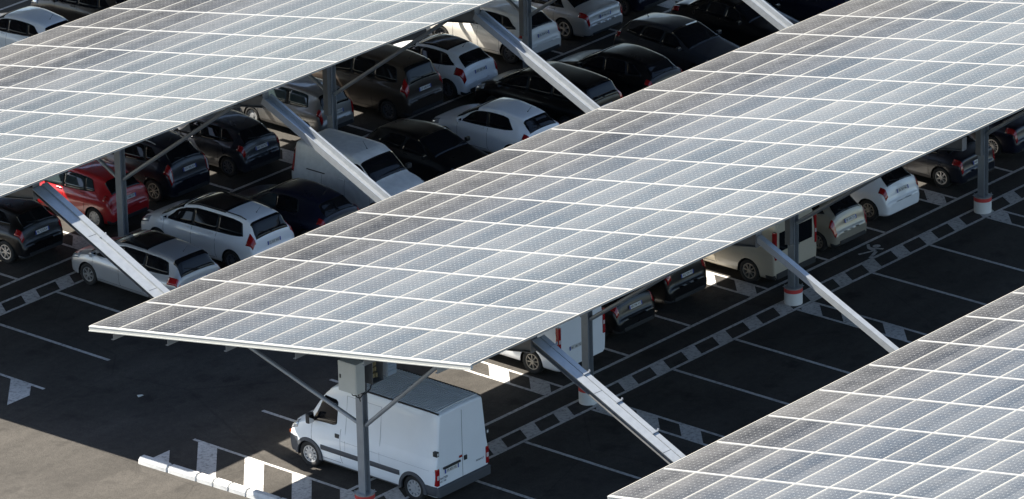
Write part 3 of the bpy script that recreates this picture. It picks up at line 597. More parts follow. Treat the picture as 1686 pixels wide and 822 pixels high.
def car(name, label, cat, kind, L, W, H, X, v, face, col, txt, wb=(.20, .80), wr=.31, rim='dusty', windows=(), ws=None, rw=None, tails=(), heads=((.10,.42,3.1,4.6),), roofglass=None, rails=False,
        seams=(), rr=.075, sills=None, table=None, mirror=None, ant=None, group='cars parked under the canopies', yaw=0.0, plate_s=None, handles=(), bumper=None, reartrim=True, wiper=True, fogline=None):
    T = {'hatch': HATCH, 'sedan': SEDAN, 'mpv': MPV, 'vanlet': VANLET, 'master': MASTER}[kind]
    S = Shell(T, L, W, H, rr); kL = S.kL
    root = empty(name, (X, -v, 0), (math.pi/2 if face == 'l' else -math.pi/2)+yaw); tag(root, label, cat, group)
    xs = [L*wb[0], L*wb[1]]; Ra = wr+.045
    # ---- body grid
    qs = sorted(set([round(i*L/int(L/.045), 4) for i in range(int(L/.045)+1)]+[round(a, 4) for a in S.x]))
    qq = [qs[0]]
    for a in qs[1:]:
        if a-qq[-1] > .008: qq.append(a)
    qq[-1] = L
    cs = [0, .5, 1, 1.33, 1.66, 2, 2.25, 2.5, 2.75, 3, 3.25, 3.5, 3.75, 4, 4.5, 5, 5.5, 6, 6.5, 7, 7.5, 8]
    n, m = len(qq), len(cs); 
    half = [[S.P(q, c) for c in cs] for q in qq]
    inside = np.zeros((n, m), bool); D = {}
    for i in range(n):
        for j in range(m):
            if cs[j] > 3.8: continue
            p = half[i][j]
            for w_ in xs:
                dx, dz = p.x-(L/2-w_), p.z-wr
                if math.hypot(dx, dz) < Ra: inside[i, j] = True; D[i, j] = (w_, dx, dz)
    snap = np.zeros((n, m), bool)
    for (i, j) in D:
        nb = [(i+a, j+b) for a in (-1, 0, 1) for b in (-1, 0, 1) if 0 <= i+a < n and 0 <= j+b < m]
        if any(not inside[a, b] for a, b in nb): snap[i, j] = True
    for (i, j), (w_, dx, dz) in D.items():
        if snap[i, j]:
            d = math.hypot(dx, dz) or 1e-6; half[i][j] = Vector((L/2-w_+dx/d*Ra, half[i][j].y, wr+dz/d*Ra)) if j > 0 else half[i][j]
    vs = []; idx = {}
    for sd in (1, -1):
        for i in range(n):
            for j in range(m):
                if sd == -1 and j == m-1: idx[sd, i, j] = idx[1, i, j]; continue
                p = half[i][j]; idx[sd, i, j] = len(vs); vs.append((p.x, p.y*sd, p.z))
    fs = []
    for sd in (1, -1):
        for i in range(n-1):
            for j in range(m-1):
                quad_ = [(i, j), (i, j+1), (i+1, j+1), (i+1, j)]
                if all(inside[a, b] for a, b in quad_): continue
                f = tuple(idx[sd, a, b] for a, b in quad_); fs.append(f if sd == 1 else f[::-1])
    for i in range(n-1):   # underside
        fs.append((idx[1, i, 0], idx[1, i+1, 0], idx[-1, i+1, 0], idx[-1, i, 0]))
    for i, fl in ((0, 0), (n-1, 1)):
        for j in range(m-1):
            f = (idx[1, i, j], idx[1, i, j+1], idx[-1, i, j+1], idx[-1, i, j]); f = tuple(dict.fromkeys(f)); fs.append(f)
    body = mesh_obj('body', vs, fs, PAINT[col], root, smooth=True)
    me = body.data; nf = len(me.polygons); sm = [True]*nf
    for i in range(nf-2*(m-1), nf): sm[i] = False
    me.polygons.foreach_set('use_smooth', sm)
    # wheel wells
    for w_ in xs:
        cx = L/2-w_; sg = 16
        for sd in (1, -1):
            m_ = MB()
            hw = S.cols(w_)[3]; y1 = sd*(hw-.012); y0 = sd*(hw-.30); v_ = []; f_ = []
            for k in range(sg+1):
                a = math.pi*k/sg*1.16-math.pi*.08
                for yy in (y0, y1): v_.append((cx+math.cos(a)*(Ra+.004), yy, wr+math.sin(a)*(Ra+.004)))
            for k in range(sg): f_.append((2*k, 2*k+1, 2*k+3, 2*k+2))
            v_.append((cx, y0, wr-.1)); c0 = len(v_)-1
            for k in range(sg): f_.append((2*k, 2*k+2, c0))
            m_.add(v_, f_); m_.build('wheel_well', MAT['well'], root, recalc=False)
    for w_ in xs:
        for sd in (1, -1): wheel(root, L/2-w_, sd, sd*(S.cols(w_)[3]-.115 if kind != 'master' else S.cols(w_)[3]-.13), wr, rim)
    # ---- glazing
    if len(windows) > 1:
        f0, f1 = windows[0], windows[-1]; frames = [(f0[0]-.03, f0[1]-.03, f1[2]+.035, f1[3]+.03, .012, f0[5]+.02, 'seam')]
    else: frames = []
    for wi in frames+list(windows):
        isf = len(wi) > 6 and wi[6] == 'seam'
        a0, a1, b0, b1, zo, zt = wi[:6]; gm = MAT[wi[6]] if len(wi) > 6 else MAT['glass']
        for sd in (1, -1):
            rows = []
            for i in range(9):
                t = .5-.5*math.cos(math.pi*i/8); row = []; rnd = .10*(1-min(1, min(t, 1-t)*14))
                for j in range(5):
                    f = j/4; q = lerp(lerp(a0, a1, f), lerp(b0, b1, f), t); P = S.ctrl(q); z0_ = P[4][1]+zo; z1_ = min(zt*S.kH, P[5][1]-(.004 if isf else .016)); z1_ = max(z1_, z0_+.012); z = lerp(z0_, z1_, lerp(rnd, 1-rnd, f))
                    k = (z-P[4][1])/(P[5][1]-P[4][1]); y = lerp(P[4][0], P[5][0], k); row.append(Vector((L/2-q, sd*(y+(.004 if isf else .009)), z+.001)))
                rows.append(row)
            grid_patch(rows, .014, outw if sd > 0 else (lambda p: Vector((0, -1, .3)).normalized() if p.y < 0 else Vector((0, 1, .3))), 'window_frame' if isf else 'side_window', gm, root)
            if sd < 0: pass
    def patch(nm, q0, q1, c0, c1, mat, off=.006, nq=7, nc=6, both=True, sym=False, th=.012):
        out = []
        if sym:
            rows = []
            for i in range(nq+1):
                q = lerp(q0, q1, i/nq); r_ = [S.P(q, lerp(c0, c1, j/nc), 1, off) for j in range(nc+1)]; l_ = [Vector((p.x, -p.y, p.z)) for p in r_[:-1]][::-1]; rows.append(r_+l_)
            return [grid_patch(rows, th, lambda p: Vector((.0, 0, 1)), nm, mat, root)]
        for sd in (1, -1):
            rows = [[S.P(lerp(q0, q1, i/nq), lerp(c0, c1, j/nc), sd, off) for j in range(nc+1)] for i in range(nq+1)]
            out.append(grid_patch(rows, th, (lambda p: Vector((0, 1 if p.y > 0 else -1, 0))), nm, mat, root))
        return out
    if ws: patch('windscreen', ws[0], ws[1], 5.25, 8, MAT['glass'], sym=True, nq=9)
    if rw: patch('rear_window', rw[0], rw[1], rw[2] if len(rw) > 2 else 5.4, 8, MAT['glass'], sym=True, nq=9, off=.008)
    if roofglass: patch('sunroof', roofglass[0], roofglass[1], 5.9, 8, MAT['roofglass'], sym=True, nq=9, off=.006)
    for h in heads: patch('headlight', h[0], h[1], h[2], h[3], MAT['head'], nq=5, nc=4, off=.008)
    for tl in tails: patch('tail_light', L-tl[0], L-tl[1], tl[2], tl[3], MAT[tl[4]] if len(tl) > 4 else MAT['tail'], nq=6, nc=5, off=.012 if len(tl) <= 4 else .016)
    if bumper:
        patch('rear_bumper', L-bumper[0], L, 0.2, bumper[1], MAT[bumper[2]], off=.008, nq=5); m_ = MB()
        zc = S.ctrl(L)[0][1]; hw = S.cols(L)[3]; m_.rbox(-L/2-.03, -L/2+.02, -hw*.93, hw*.93, zc-.01, zc+bumper[3], .012); m_.build('rear_bumper', MAT[bumper[2]], root)
    if sills: patch('side_trim', sills[0], sills[1], sills[2], sills[3], MAT[sills[4]], off=.012, nq=14, nc=2)
    for sd in (1, -1):
        m_ = MB()
        for q in seams:
            top = 4 if q < L*.9 else 5
            pts = [S.P(q+(.05 if c < 1.5 else 0), c, sd, .0015) for c in (1.2, 1.6, 2, 2.5, 3, 3.5, 3.98)]
            for a, b in zip(pts[:-1], pts[1:]): m_.beam(a, b, .007, .003, (0, 1, 0))
        if seams:
            pts = [S.P(lerp(seams[0], seams[-1], k/10), 1.2, sd, .0015) for k in range(11)]
            for a, b in zip(pts[:-1], pts[1:]): m_.beam(a, b, .003, .007, (0, 0, 1))
            m_.build('door_gap', MAT['seam'], root)
    for q in handles:
        for sd in (1, -1):
            p = S.P(q, 3.72, sd, .012); m_ = MB(); m_.rbox(p.x-.10, p.x+.10, p.y-.014, p.y+.014, p.z-.016, p.z+.016, .008); m_.build('door_handle', MAT['trim'] if kind == 'master' else PAINT[col], root)
    if mirror:
        for sd in (1, -1):
            q, dz, sz = mirror[:3]; P = S.ctrl(q); y = P[4][0]; z = P[4][1]+dz; x = L/2-q; mm = MAT['trim'] if len(mirror) > 3 else PAINT[col]
            m_ = MB(); a, b = sorted((sd*(y+.05), sd*(y+.05+.17*sz))); m_.rbox(x-.05*sz, x+.05*sz, a, b, z, z+.13*sz*(1.7 if kind == 'master' else 1), .03*sz); a, b = sorted((sd*(y-.02), sd*(y+.06))); m_.box(x-.02, x+.02, a, b, z+.01, z+.05)
            mo = m_.build('mirror', mm, root, smooth=False)
            m_ = MB(); a, b = sorted((sd*(y+.07), sd*(y+.03+.17*sz))); m_.box(x-.05*sz-.004, x-.05*sz-.0005, a, b, z+.02, z+.11*sz*(1.7 if kind == 'master' else 1)); m_.build('mirror_glass', MAT['mirror'], mo)
    if rails:
        for sd in (1, -1):
            m_ = MB(); pts = [S.P(lerp(rails[0], rails[1], k/10), 6.0, sd, .035 if 0 < k < 10 else .0) for k in range(11)]; m_.path(pts, .016, 8); m_.build('roof_rail', MAT['alloy'] if len(rails) < 3 else MAT['trim'], root)
    if ant:
        p = S.P(ant, 8); m_ = MB(); m_.tube(p, p+Vector((-.16, 0, .20)), .007, 6, .003); m_.tube(p-Vector((0,0,.01)), p+Vector((-.02,0,.02)), .02, 8, .012); m_.build('antenna', MAT['trim'], root)
    if plate_s is not None and txt:
        q, tl, dz = plate_s; p = S.P(q, 8); plate(root, p.x-math.cos(tl)*.02, p.z+dz+math.sin(tl)*.012, tl, txt)
    if wiper and rw:
        a = S.P(rw[1]-.015, 7.95, 1, .02); b = S.P(lerp(rw[0], rw[1], .75), 6.6, 1, .02); m_ = MB(); m_.beam(a, b, .014, .010); m_.tube(a-Vector((.0,0,.012)), a+Vector((-.01,0,.012)), .022, 8); m_.build('rear_wiper', MAT['trim'], root)
    # front wipers and badge
    if ws:
        m_ = MB()
        for y0 in (.08, 1):
            a = S.P(ws[0]+.02, 7.6 if y0 < 1 else 6.2, 1, .015); b = S.P(ws[0]+.10, 6.3 if y0 < 1 else 5.5, 1, .015); m_.beam(a, b, .014, .01)
        m_.build('wiper', MAT['trim'], root)
    return root, S
CARS = []
def common(kind, L):
    k = {'hatch': 4.03, 'sedan': 4.70, 'mpv': 4.50, 'vanlet': 4.20, 'master': 5.55}[kind]; f = L/k
    d = {
     'hatch': dict(windows=[(1.36*f,1.62*f,2.16*f,2.10*f,.03,1.40),(2.22*f,2.16*f,2.98*f,2.86*f,.03,1.40),(3.04*f,2.93*f,3.50*f,3.12*f,.05,1.38)], ws=(1.17*f,1.90*f), rw=(3.53*f,3.83*f,5.35), tails=[(.33*f,.10*f,3.25,3.98)], heads=[(.10*f,.55*f,3.25,4.5)], seams=(1.28*f,2.19*f,3.0*f), handles=(2.02*f,2.85*f), mirror=(1.42*f,.03,1.0), ant=3.25*f, plate_s=(3.93*f,.25,.0), bumper=(.20*f,1.25,'trim',.10), wb=(.205,.835)),
     'hatch3': dict(windows=[(1.36*f,1.66*f,2.36*f,2.26*f,.03,1.40),(2.43*f,2.33*f,3.28*f,3.0*f,.04,1.38)], ws=(1.17*f,1.90*f), rw=(3.53*f,3.83*f,5.35), tails=[(.33*f,.10*f,3.25,3.98)], heads=[(.10*f,.55*f,3.25,4.5)], seams=(1.28*f,2.42*f), handles=(2.22*f,), mirror=(1.42*f,.03,1.0), ant=3.25*f, plate_s=(3.985*f,.35,-.02), bumper=(.20*f,1.25,'trim',.10), wb=(.205,.835)),
     'sedan': dict(windows=[(1.66*f,1.95*f,2.42*f,2.40*f,.03,1.36),(2.48*f,2.46*f,3.2*f,3.12*f,.03,1.36),(3.25*f,3.17*f,3.62*f,3.35*f,.05,1.33)], ws=(1.47*f,2.2*f), rw=(3.38*f,4.0*f,5.3), tails=[(.42*f,.05*f,3.25,4.1)], heads=[(.10*f,.60*f,3.25,4.5)], seams=(1.55*f,2.45*f,3.32*f), handles=(2.3*f,3.2*f), mirror=(1.72*f,.03,1.0), plate_s=(4.62*f,.15,.0), bumper=(.22*f,1.0,'trim',.06), wb=(.19,.79), wiper=False),
     'mpv': dict(windows=[(1.15*f,1.50*f,2.12*f,2.10*f,.03,1.55),(2.19*f,2.17*f,3.02*f,3.0*f,.03,1.55),(3.08*f,3.06*f,3.95*f,3.82*f,.04,1.52)], ws=(.93*f,1.72*f), rw=(4.10*f,4.35*f,5.35), tails=[(.34*f,.10*f,3.3,4.95)], heads=[(.10*f,.55*f,3.25,4.5)], seams=(1.12*f,2.15*f,3.05*f), handles=(2.0*f,2.88*f), mirror=(1.22*f,.03,1.1), ant=3.8*f, plate_s=(4.405*f,.15,.0), bumper=(.22*f,1.3,'trim',.10), wb=(.20,.81)),
     'vanlet': dict(windows=[(1.12*f,1.38*f,1.98*f,1.96*f,.03,1.60)], ws=(1.0*f,1.54*f), tails=[(.14*f,.035*f,3.1,4.9)], heads=[(.10*f,.50*f,3.2,4.6)], seams=(1.05*f,2.05*f,2.95*f), handles=(1.9*f,2.2*f), mirror=(1.18*f,.03,1.15,1), ant=1.9*f, bumper=(.16*f,1.5,'trim',.22), wb=(.19,.83), wiper=False),
    }[kind if kind != 'h3' else 'hatch3']
    return d
def put(name, label, cat, kind, L, W, H, X, v, face, col, txt, **k):
    three = kind == 'hatch3'; d = common(kind, L) if not three else common('hatch', L) | {}
    if three:
        f = L/4.03; d.update(windows=[(1.36*f,1.66*f,2.36*f,2.26*f,.03,1.40),(2.43*f,2.33*f,3.28*f,3.0*f,.04,1.38)], seams=(1.28*f,2.42*f), handles=(2.22*f,)); kind = 'hatch'
    d.update(k); return car(name, label, cat, kind, L, W, H, X, v, face, col, txt, **d)

def rear_face(root, L, hw, zb, zt, glass=None, seam=True, tl=None, txt=None, pz=.8, handle=True, lettering=None, py=0.0):
    """doors, lamps and plate on a van's flat tail (plane x = -L/2)"""
    x = -L/2
    if seam:
        m = MB(); m.box(x-.004, x+.001, -.006, .006, zb, zt-.03); m.build('door_gap', MAT['seam'], root)
    if glass:
        for sd in (1, -1):
            m = MB(); a, b = sorted((sd*.06, sd*glass[2])); m.rbox(x-.012, x+.004, a, b, glass[0], glass[1], .005); m.build('rear_window', MAT['glass'], root)
    if tl:
        for sd in (1, -1):
            a, b = sorted((sd*(hw-tl[2]), sd*hw)); m = MB(); m.rbox(x-.02, x+.10, a, b, tl[0], tl[1], .012); t = m.build('tail_light', MAT['tail'], root)
            zc = lerp(tl[0], tl[1], .45); m = MB(); m.rbox(x-.024, x+.05, a+.015, b-.01, zc-.06, zc+.05, .006); m.build('reversing_lamp', MAT['tailw'], t)
    if handle:
        m = MB(); m.rbox(x-.03, x, -.14, -.03, lerp(zb, zt, .38), lerp(zb, zt, .38)+.06, .008); m.build('door_handle', MAT['trim'], root)
    if txt: plate(root, x-.012, pz, .0, txt, y=py)
# rear-wheel position vr fixes a car that faces left (its tail towards +v)
def AL(name, label, cat, kind, L, W, H, Xn, vr, col, txt, **k):
    return put(name, label, cat, kind, L, W, H, Xn+W/2, vr-(.835-.5)*L, 'l', col, txt, **k)
C_ = 'car'
# --- under the upper left canopy, left-hand row
AL('hatchback', 'black hatchback at the left picture edge, tail beside the grooved tie beam', C_, 'hatch', 4.25, 1.80, 1.52, 9.09, -12.62, 'black', 'BL 512 KX', rim='alloy', wr=.33)
AL('hatchback', 'bright red five door hatchback behind the post, with side windows mirroring the sky', C_, 'hatch', 4.10, 1.74, 1.50, 12.5, -12.52, 'red', 'CT 346 FY', rim='steel', windows=[(1.36,1.62,2.16,2.10,.03,1.40,'glassb'),(2.22,2.16,2.98,2.86,.03,1.40,'glassb'),(3.04,2.93,3.34,3.14,.05,1.38,'glassb')])
AL('suv', 'black off-roader with gold tinted rims behind the red hatchback', C_, 'hatch', 4.32, 1.82, 1.69, 15.0, -12.62, 'bluebl', 'DX 905 EA', rim='dusty', wr=.35, rails=(2.0, 3.4), tails=[(.30,.07,3.1,4.3),(.16,.08,3.4,3.8,'tailw')])
AL('hatchback', 'dark slate hatchback with sunlit mirror and plate, next to the black off-roader', C_, 'hatch', 4.03, 1.74, 1.47, 17.8, -12.34, 'slate', 'AK 562 RZ', rim='dark')
put('city_car', 'small upright silver grey city car half behind the second post', C_, 'mpv', 3.46, 1.63, 1.46, 22.25, -13.75, 'l', 'grey', 'BV 770 GN', rim='steel', wr=.28, windows=[(.95,1.2,2.0,1.95,.03,1.50,'glassb'),(2.12,2.08,2.85,2.75,.03,1.50,'glassb')], tails=[(.20,.05,3.2,4.2)], seams=(.95,2.05), handles=(1.9,))
AL('people_carrier', 'tall brown people carrier with a lit nose, right of the second post', C_, 'mpv', 4.38, 1.81, 1.80, 24.11, -11.72, 'brown', 'CE 608 KA', rim='dark', wr=.32, tails=[(.30,.10,3.2,4.6)], wb=(.20,.82))
AL('hatchback', 'white hatchback with a black glass roof and black bumper strip', C_, 'hatch', 4.03, 1.74, 1.47, 26.6, -11.61, 'white', 'AY 107 HE', rim='dark', roofglass=(2.0,3.1), bumper=(.2,1.25,'trim',.12), tails=[(.42,.08,3.05,4.0)])
AL('hatchback', 'large pearl white hatchback with a sunlit flank behind the sloping tie beam', C_, 'hatch', 4.35, 1.82, 1.52, 30.09, -12.19, 'cream', 'EG 034 CA', rim='dark', wr=.33)
AL('saloon', 'pale silver saloon with five spoke rims near the top edge', C_, 'sedan', 4.70, 1.83, 1.43, 32.81, -12.1, 'silverw', 'DP 761 AC', rim='alloy5', wr=.34)
AL('hatchback', 'navy car just beyond the pale silver saloon, cut by the top edge', C_, 'hatch', 4.1, 1.76, 1.48, 35.6, -12.3, 'navy', 'BC 448 TW', rim='dark')
# --- under the upper left canopy, right-hand row
put('estate_car', 'silver estate car crossed by the grooved tie beam, nose on the hatched band', C_, 'mpv', 4.50, 1.82, 1.50, 10.20, -8.25, 'l', 'silver', 'AC 190 PH', rim='alloy', wr=.32, roofglass=(1.95,3.0), tails=[(.48,.10,3.05,3.95)], rw=(4.02,4.34,4.95), yaw=-.03)
put('people_carrier', 'white people carrier with a long black glass roof and red corner lamps', C_, 'mpv', 4.60, 1.84, 1.60, 13.35, -8.55, 'l', 'white', 'CJ 225 WD', rim='dark', wr=.32, roofglass=(1.85,3.25), rails=(1.9,4.0,1), tails=[(.34,.12,3.2,4.5)])
put('hatchback', 'very dark blue hatchback between the white people carrier and the small white van', C_, 'hatch', 4.2, 1.77, 1.48, 15.75, -7.95, 'l', 'navy', 'AR 880 LK', rim='dark', windows=[(1.42,1.69,2.25,2.19,.03,1.40,'glassb'),(2.31,2.25,3.10,2.98,.03,1.40)])
r, S_ = put('small_van', 'small white delivery van facing right with a scuffed dirty roof', 'van', 'vanlet', 4.05, 1.72, 1.82, 18.45, -7.62, 'r', 'whited', None, rim='dark', bumper=None, sills=(2.75, 3.45, 3.78, 3.96, 'seam'))
put('hatchback', 'matt black car facing right beside the small white van', C_, 'hatch3', 4.15, 1.76, 1.42, 21.45, -7.75, 'r', 'black', None, rim='dark')
put('hatchback', 'white three door hatchback under the tie beam, with two black side windows', C_, 'hatch3', 4.05, 1.75, 1.46, 24.35, -7.75, 'l', 'white', 'BD 319 MQ', rim='dusty')
put('people_carrier', 'long black car with thin chrome window lines behind the white three door hatchback', C_, 'mpv', 4.65, 1.86, 1.60, 27.25, -8.2, 'l', 'black', 'DA 662 ES', rim='dark')
put('hatchback', 'black hatchback with blue sky mirrored in its rear window', C_, 'hatch', 4.2, 1.79, 1.47, 30.1, -7.95, 'l', 'black', 'CM 417 JB', rim='dark')
put('hatchback', 'dark grey hatchback facing right with a sticker in its windscreen corner', C_, 'hatch', 4.3, 1.80, 1.46, 33.0, -7.75, 'r', 'dgrey', None, rim='dark')
put('saloon', 'black car facing right by the far channel tie beam at the top', C_, 'sedan', 4.5, 1.80, 1.44, 36.0, -7.8, 'r', 'black', None, rim='dark')
put('hatchback', 'furthest black car in the row, beyond the last visible tie beam', C_, 'hatch', 4.2, 1.80, 1.46, 39.0, -7.6, 'l', 'navy', 'AS 204 XB', rim='dark')
# --- corner beyond the upper left canopy
put('hatchback', 'white hatchback with a roof aerial in the upper left corner', C_, 'hatch', 4.1, 1.74, 1.46, 21.8, -24.75, 'l', 'white', 'DV 553 NP', rim='dark')
put('hatchback', 'dark brown car cut off above the white corner hatchback', C_, 'hatch', 4.2, 1.78, 1.48, 24.9, -24.8, 'l', 'brown', 'EK 081 SZ', rim='dark')
# --- under the middle canopy
def vanbox(name, label, L, W, H, X, v, col, txt, glass, tl, wr=.34, **k):
    f = L/5.55; hH = H/2.46
    r, S = car(name, label, 'van', 'master', L, W, H, X, v, 'l', col, txt, wb=k.pop('wb', (.18,.815)), wr=wr, rim='dusty', windows=[(1.02*f,1.45*f,1.95*f,1.95*f,.03,2.0)], ws=(.82*f,1.5*f), tails=(), heads=((.08*f,.55*f,3.3,4.6),),
        seams=(.98*f,2.02*f,3.2*f), handles=(1.9*f,), mirror=(1.05*f,.0,1.1,1), bumper=k.pop('bumper', (.30,1.3,'trim',.16)), wiper=False)
    hw = S.cols(L)[3]; rear_face(r, L, hw, .45, H, glass=glass, tl=tl, txt=txt, pz=k.get('pz', .95), py=k.get('py', 0.0), seam=k.get('seam', True)); return r, S
r, S_ = vanbox('van', 'white van with tall red lamps parked behind the second post of the middle canopy', 5.0, 1.98, 1.98, 12.95, 2.58, 'white', 'BK 185 TG', None, (.80,1.50,.09), pz=.80, py=.25, bumper=None)
AL('hatchback', 'black hatchback right of the white van, number plate low on its bumper', C_, 'hatch', 4.3, 1.79, 1.49, 14.90, 3.95, 'black', 'AB 246 VG', rim='multi', wr=.32)
AL('people_carrier', 'black people carrier with a chrome bar above its plate and many spoke rims', C_, 'mpv', 4.65, 1.85, 1.68, 17.35, 3.65, 'black', 'AQ 529 TS', rim='multi', wr=.33, wb=(.2,.81))
r, S_ = vanbox('van', 'dusty beige van with steel wheels behind the third post', 4.85, 1.92, 1.95, 21.45, 3.15, 'beige', 'CW 734 BN', (1.05,1.6,.72), (.85,1.65,.08), pz=.72, py=.3)
AL('hatchback', 'small champagne coloured hatchback with a rounded tail', C_, 'hatch', 3.72, 1.66, 1.54, 23.45, 4.75, 'champagne', 'BF 390 ZA', rim='dusty', wr=.29, tails=[(.22,.04,2.8,3.7)])
AL('hatchback', 'white three door hatchback with teardrop red lamps between champagne and black cars', C_, 'hatch3', 4.0, 1.74, 1.49, 26.2, 4.42, 'white', 'EB 261 RC', rim='dusty', wr=.31, bumper=None)
AL('coupe', 'near black low coupe with silver rims left of the fourth post', C_, 'sedan', 4.04, 1.75, 1.39, 29.5, 4.6, 'bluebl', 'AW 958 DJ', rim='alloy', wr=.31, wb=(.2,.815), tails=[(.36,.05,3.2,4.0)])
AL('saloon', 'dark blue car with ten spoke rims at the right picture edge', C_, 'sedan', 4.5, 1.80, 1.44, 32.42, 4.3, 'navy', 'DR 613 HL', rim='multi', wr=.32, wb=(.2,.81))

# scuffs of dirt on the small van's roof are in its paint; now the big panel van
def big_van():
    L, W, H = 5.12, 2.0, 2.52; X, v = 4.90, 5.38
    f = L/5.55
    root, S = car('panel_van', 'tall white panel van with a ribbed white roof greyed for shade parked behind the first post', 'van', 'master', L, W, H, X, v, 'l', 'vanwhite', None, wb=(.158,.846), wr=.345, rim='steel',
        windows=[(.97*f,1.28*f,1.90*f,1.90*f,.04,1.98)], ws=(.82*f,1.52*f), tails=(), heads=((.07,.42,3.35,4.7),), seams=(.92,1.90), handles=(), mirror=(.98,.02,1.25,1), rr=.045, wiper=False)
    dk = MAT['trimg']
    def sidepatch(nm, q0, q1, z0, z1, mat, off, n=16):
        for sd in (1, -1):
            rows = []
            for i in range(n+1):
                q = lerp(q0, q1, i/n); row = []
                for j in range(4):
                    z = lerp(z0, z1, j/3)
                    # find c for this height
                    c = min((abs(S.yz(q, cc/20)[1]-z), cc/20) for cc in range(0, 101))[1]; y = S.yz(q, c)[0]
                    row.append(Vector((L/2-q, sd*(y+off*(1 if 0 < j < 3 else .55)), z)))
                rows.append(row)
            grid_patch(rows, off, lambda p: Vector((0, 1 if p.y > 0 else -1, 0)), nm, mat, root, smooth=False)
    fx, rx = L*.158, L*.846
    sidepatch('side_moulding', fx+.42, rx-.44, .60, .735, dk, .022)
    sidepatch('sill_trim', fx+.42, rx-.44, .26, .30, dk, .01)
    sidepatch('front_bumper', .02, fx-.40, .30, .74, dk, .018, 6); sidepatch('rear_bumper', rx+.42, L-.01, .30, .58, dk, .02, 6)
    # arch lips
    for w_ in (fx, rx):
        for sd in (1, -1):
            vs = []; fs = []; n = 22; yb = S.yz(w_, 2.2)[0]
            for k in range(n+1):
                a = -.10+(math.pi+.20)*k/n
                for rr_, yy in ((.375, -.03), (.375, .028), (.455, .022), (.47, -.01)):
                    x = L/2-w_+rr_*math.cos(a); z = max(.26, .345+rr_*math.sin(a)); ys = S.yz(min(max(L/2-x, 0), L), 2.4)[0]; vs.append((x, sd*(ys+yy), z))
            for k in range(n):
                for j in range(3): fs.append((k*4+j, k*4+j+1, (k+1)*4+j+1, (k+1)*4+j))
            mesh_obj('wheel_arch_trim', vs, fs, dk, root)
    # load-bay: side door outline, pressings, roof gutter, ribs
    for sd in (1, -1):
        m = MB()
        def yy(q, z):
            c = min((abs(S.yz(q, cc/20)[1]-z), cc/20) for cc in range(0, 101))[1]; return sd*(S.yz(q, c)[0]+.002)
        def ln(q0, z0, q1, z1, n=6, w=.008):
            P = [Vector((L/2-lerp(q0,q1,i/n), yy(lerp(q0,q1,i/n), lerp(z0,z1,i/n)), lerp(z0,z1,i/n))) for i in range(n+1)]
            for a, b in zip(P[:-1], P[1:]): m.beam(a, b, w, .004, (0,1,0))
        ln(2.06,.76,2.06,2.22); ln(3.22,.76,3.22,2.22); ln(2.06,2.22,3.22,2.22)
        ln(1.92,1.00,L-.05,.98, 12, .006)
        m.build('body_pressing', MAT['press'], root)
    m = MB()
    q = 1.98
    while q < L-.12:
        pts = []
        for k in range(-6, 7):
            c = 8-abs(k)/6*2.05; y, z = S.yz(q, c); pts.append(Vector((L/2-q, y*(1 if k >= 0 else -1), z+.012)))
        for a, b in zip(pts[:-1], pts[1:]): m.beam(a, b, .045, .022)
        q += .088
    m.build('roof_rib', MAT['roofrib'], root)
    for sd in (1, -1):
        m = MB(); P = [S.P(lerp(1.75, L-.06, i/12), 5.55, sd, .012) for i in range(13)]
        for a, b in zip(P[:-1], P[1:]): m.beam(a, b, .035, .03)
        m.build('roof_gutter', MAT['trim'], root)
    # door handle and lock on each cab side, filler flap line
    for sd in (1, -1):
        y = S.yz(1.76, 3.6)[0]; m = MB(); a, b = sorted((sd*(y-.02), sd*(y+.035))); m.rbox(L/2-1.87, L/2-1.72, a, b, 1.04, 1.16, .01); m.build('door_handle', MAT['trim'], root)
        P = [S.P(.02+.03*k, 3.15, sd, .012) for k in range(6)]; m = MB()
        for a, b in zip(P[:-1], P[1:]): m.beam(a, b, .07, .012, (0,1,0))
        m.build('indicator', MAT['amber'], root)
    # tail
    x = -L/2; hw = S.cols(L)[3]
    m = MB(); m.box(x-.004, x+.002, -.008, .0, .55, 2.36); m.box(x-.004, x+.002, -hw+.10, hw-.10, .545, .553); m.build('door_gap', MAT['seam'], root)
    m = MB(); m.rbox(x-.085, x+.05, -hw-.02, hw+.02, .30, .56, .03); m.build('rear_bumper', dk, root)
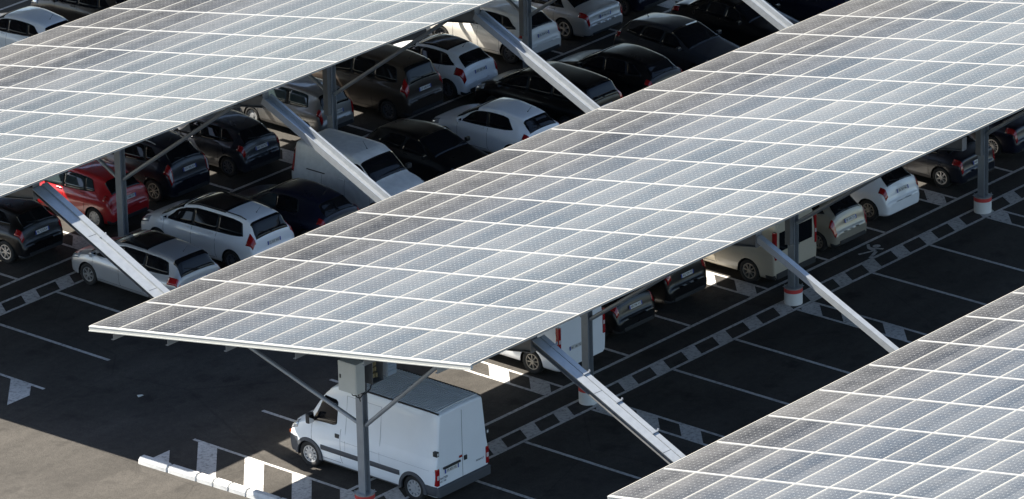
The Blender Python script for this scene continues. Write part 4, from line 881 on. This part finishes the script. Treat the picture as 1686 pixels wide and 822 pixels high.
    for sd in (1, -1):
        a, b = sorted((sd*(hw-.075), sd*(hw+.035))); m = MB(); m.rbox(x-.022, x+.12, a, b, .60, 1.06, .02); t = m.build('tail_light', MAT['tail'], root)
        m = MB(); m.rbox(x-.028, x+.05, a+.015, b-.01, .77, .89, .01); m.build('reversing_lamp', MAT['tailw'], t)
        a, b = sorted((sd*(hw-.06), sd*(hw+.035))); m = MB(); m.rbox(x-.03, x+.10, a, b, 1.40, 1.53, .012); hg = m.build('door_stay', MAT['trim'], root)
        m = MB(); m.rbox(x-.036, x+.0, a+.02, b-.02, 1.43, 1.50, .008); m.build('stay_pad', MAT['plate'], hg)
    # left door carries the plate (y positive is the near-left side when seen from behind facing -x)
    m = MB(); m.rbox(x-.045, x, .10, .74, .995, 1.05, .012); m.build('plate_garnish', MAT['trim'], root)
    plate(root, x-.014, .92, .0, 'FS 831 VL', y=.42)
    m = MB(); m.rbox(x-.028, x, .03, .13, 1.10, 1.16, .01); m.build('door_lock', MAT['tail'], root)
    m = MB(); m.rbox(x-.03, x, -.16, -.05, .98, 1.10, .012); m.build('door_handle', MAT['trim'], root)
    def script(txt, y, z, sz): 
        Mx = Matrix(((0, 0, -1), (-1, 0, 0), (0, 1, 0))).to_4x4(); Mx.translation = Vector((x-.004, y, z)); text_mesh(txt, sz, MAT['badge'], root, 'badge_lettering', Mx)
    script('MASTER', .72, .76, .085); script('dCi 100', .74, .68, .07); script('RENAULT', -.66, .80, .07)
MAT['press'] = simple('pressing_line', (.38,.40,.41), .5); MAT['roofrib'] = simple('roof_rib_shade_grey', (.60,.61,.60), .6, vary=.15, scale=4); MAT['badge'] = simple('badge_grey', (.10,.11,.13), .3, .6)  # rib grey puts the canopy's shade into the white roof's colour
big_van()
# small litter on the tarmac
m = MB(); m.add([(0,0,.01),(.16,-.05,.03),(.20,.06,.012),(.05,.10,.035),(.08,.03,.05)], [(0,1,4),(1,2,4),(2,3,4),(3,0,4),(0,3,2,1)])
o = m.build('leaf', MAT['box']); o.location = (4.47, 2.97, 0); tag(o, 'crumpled pale scrap lying alone on the shaded tarmac', 'litter')
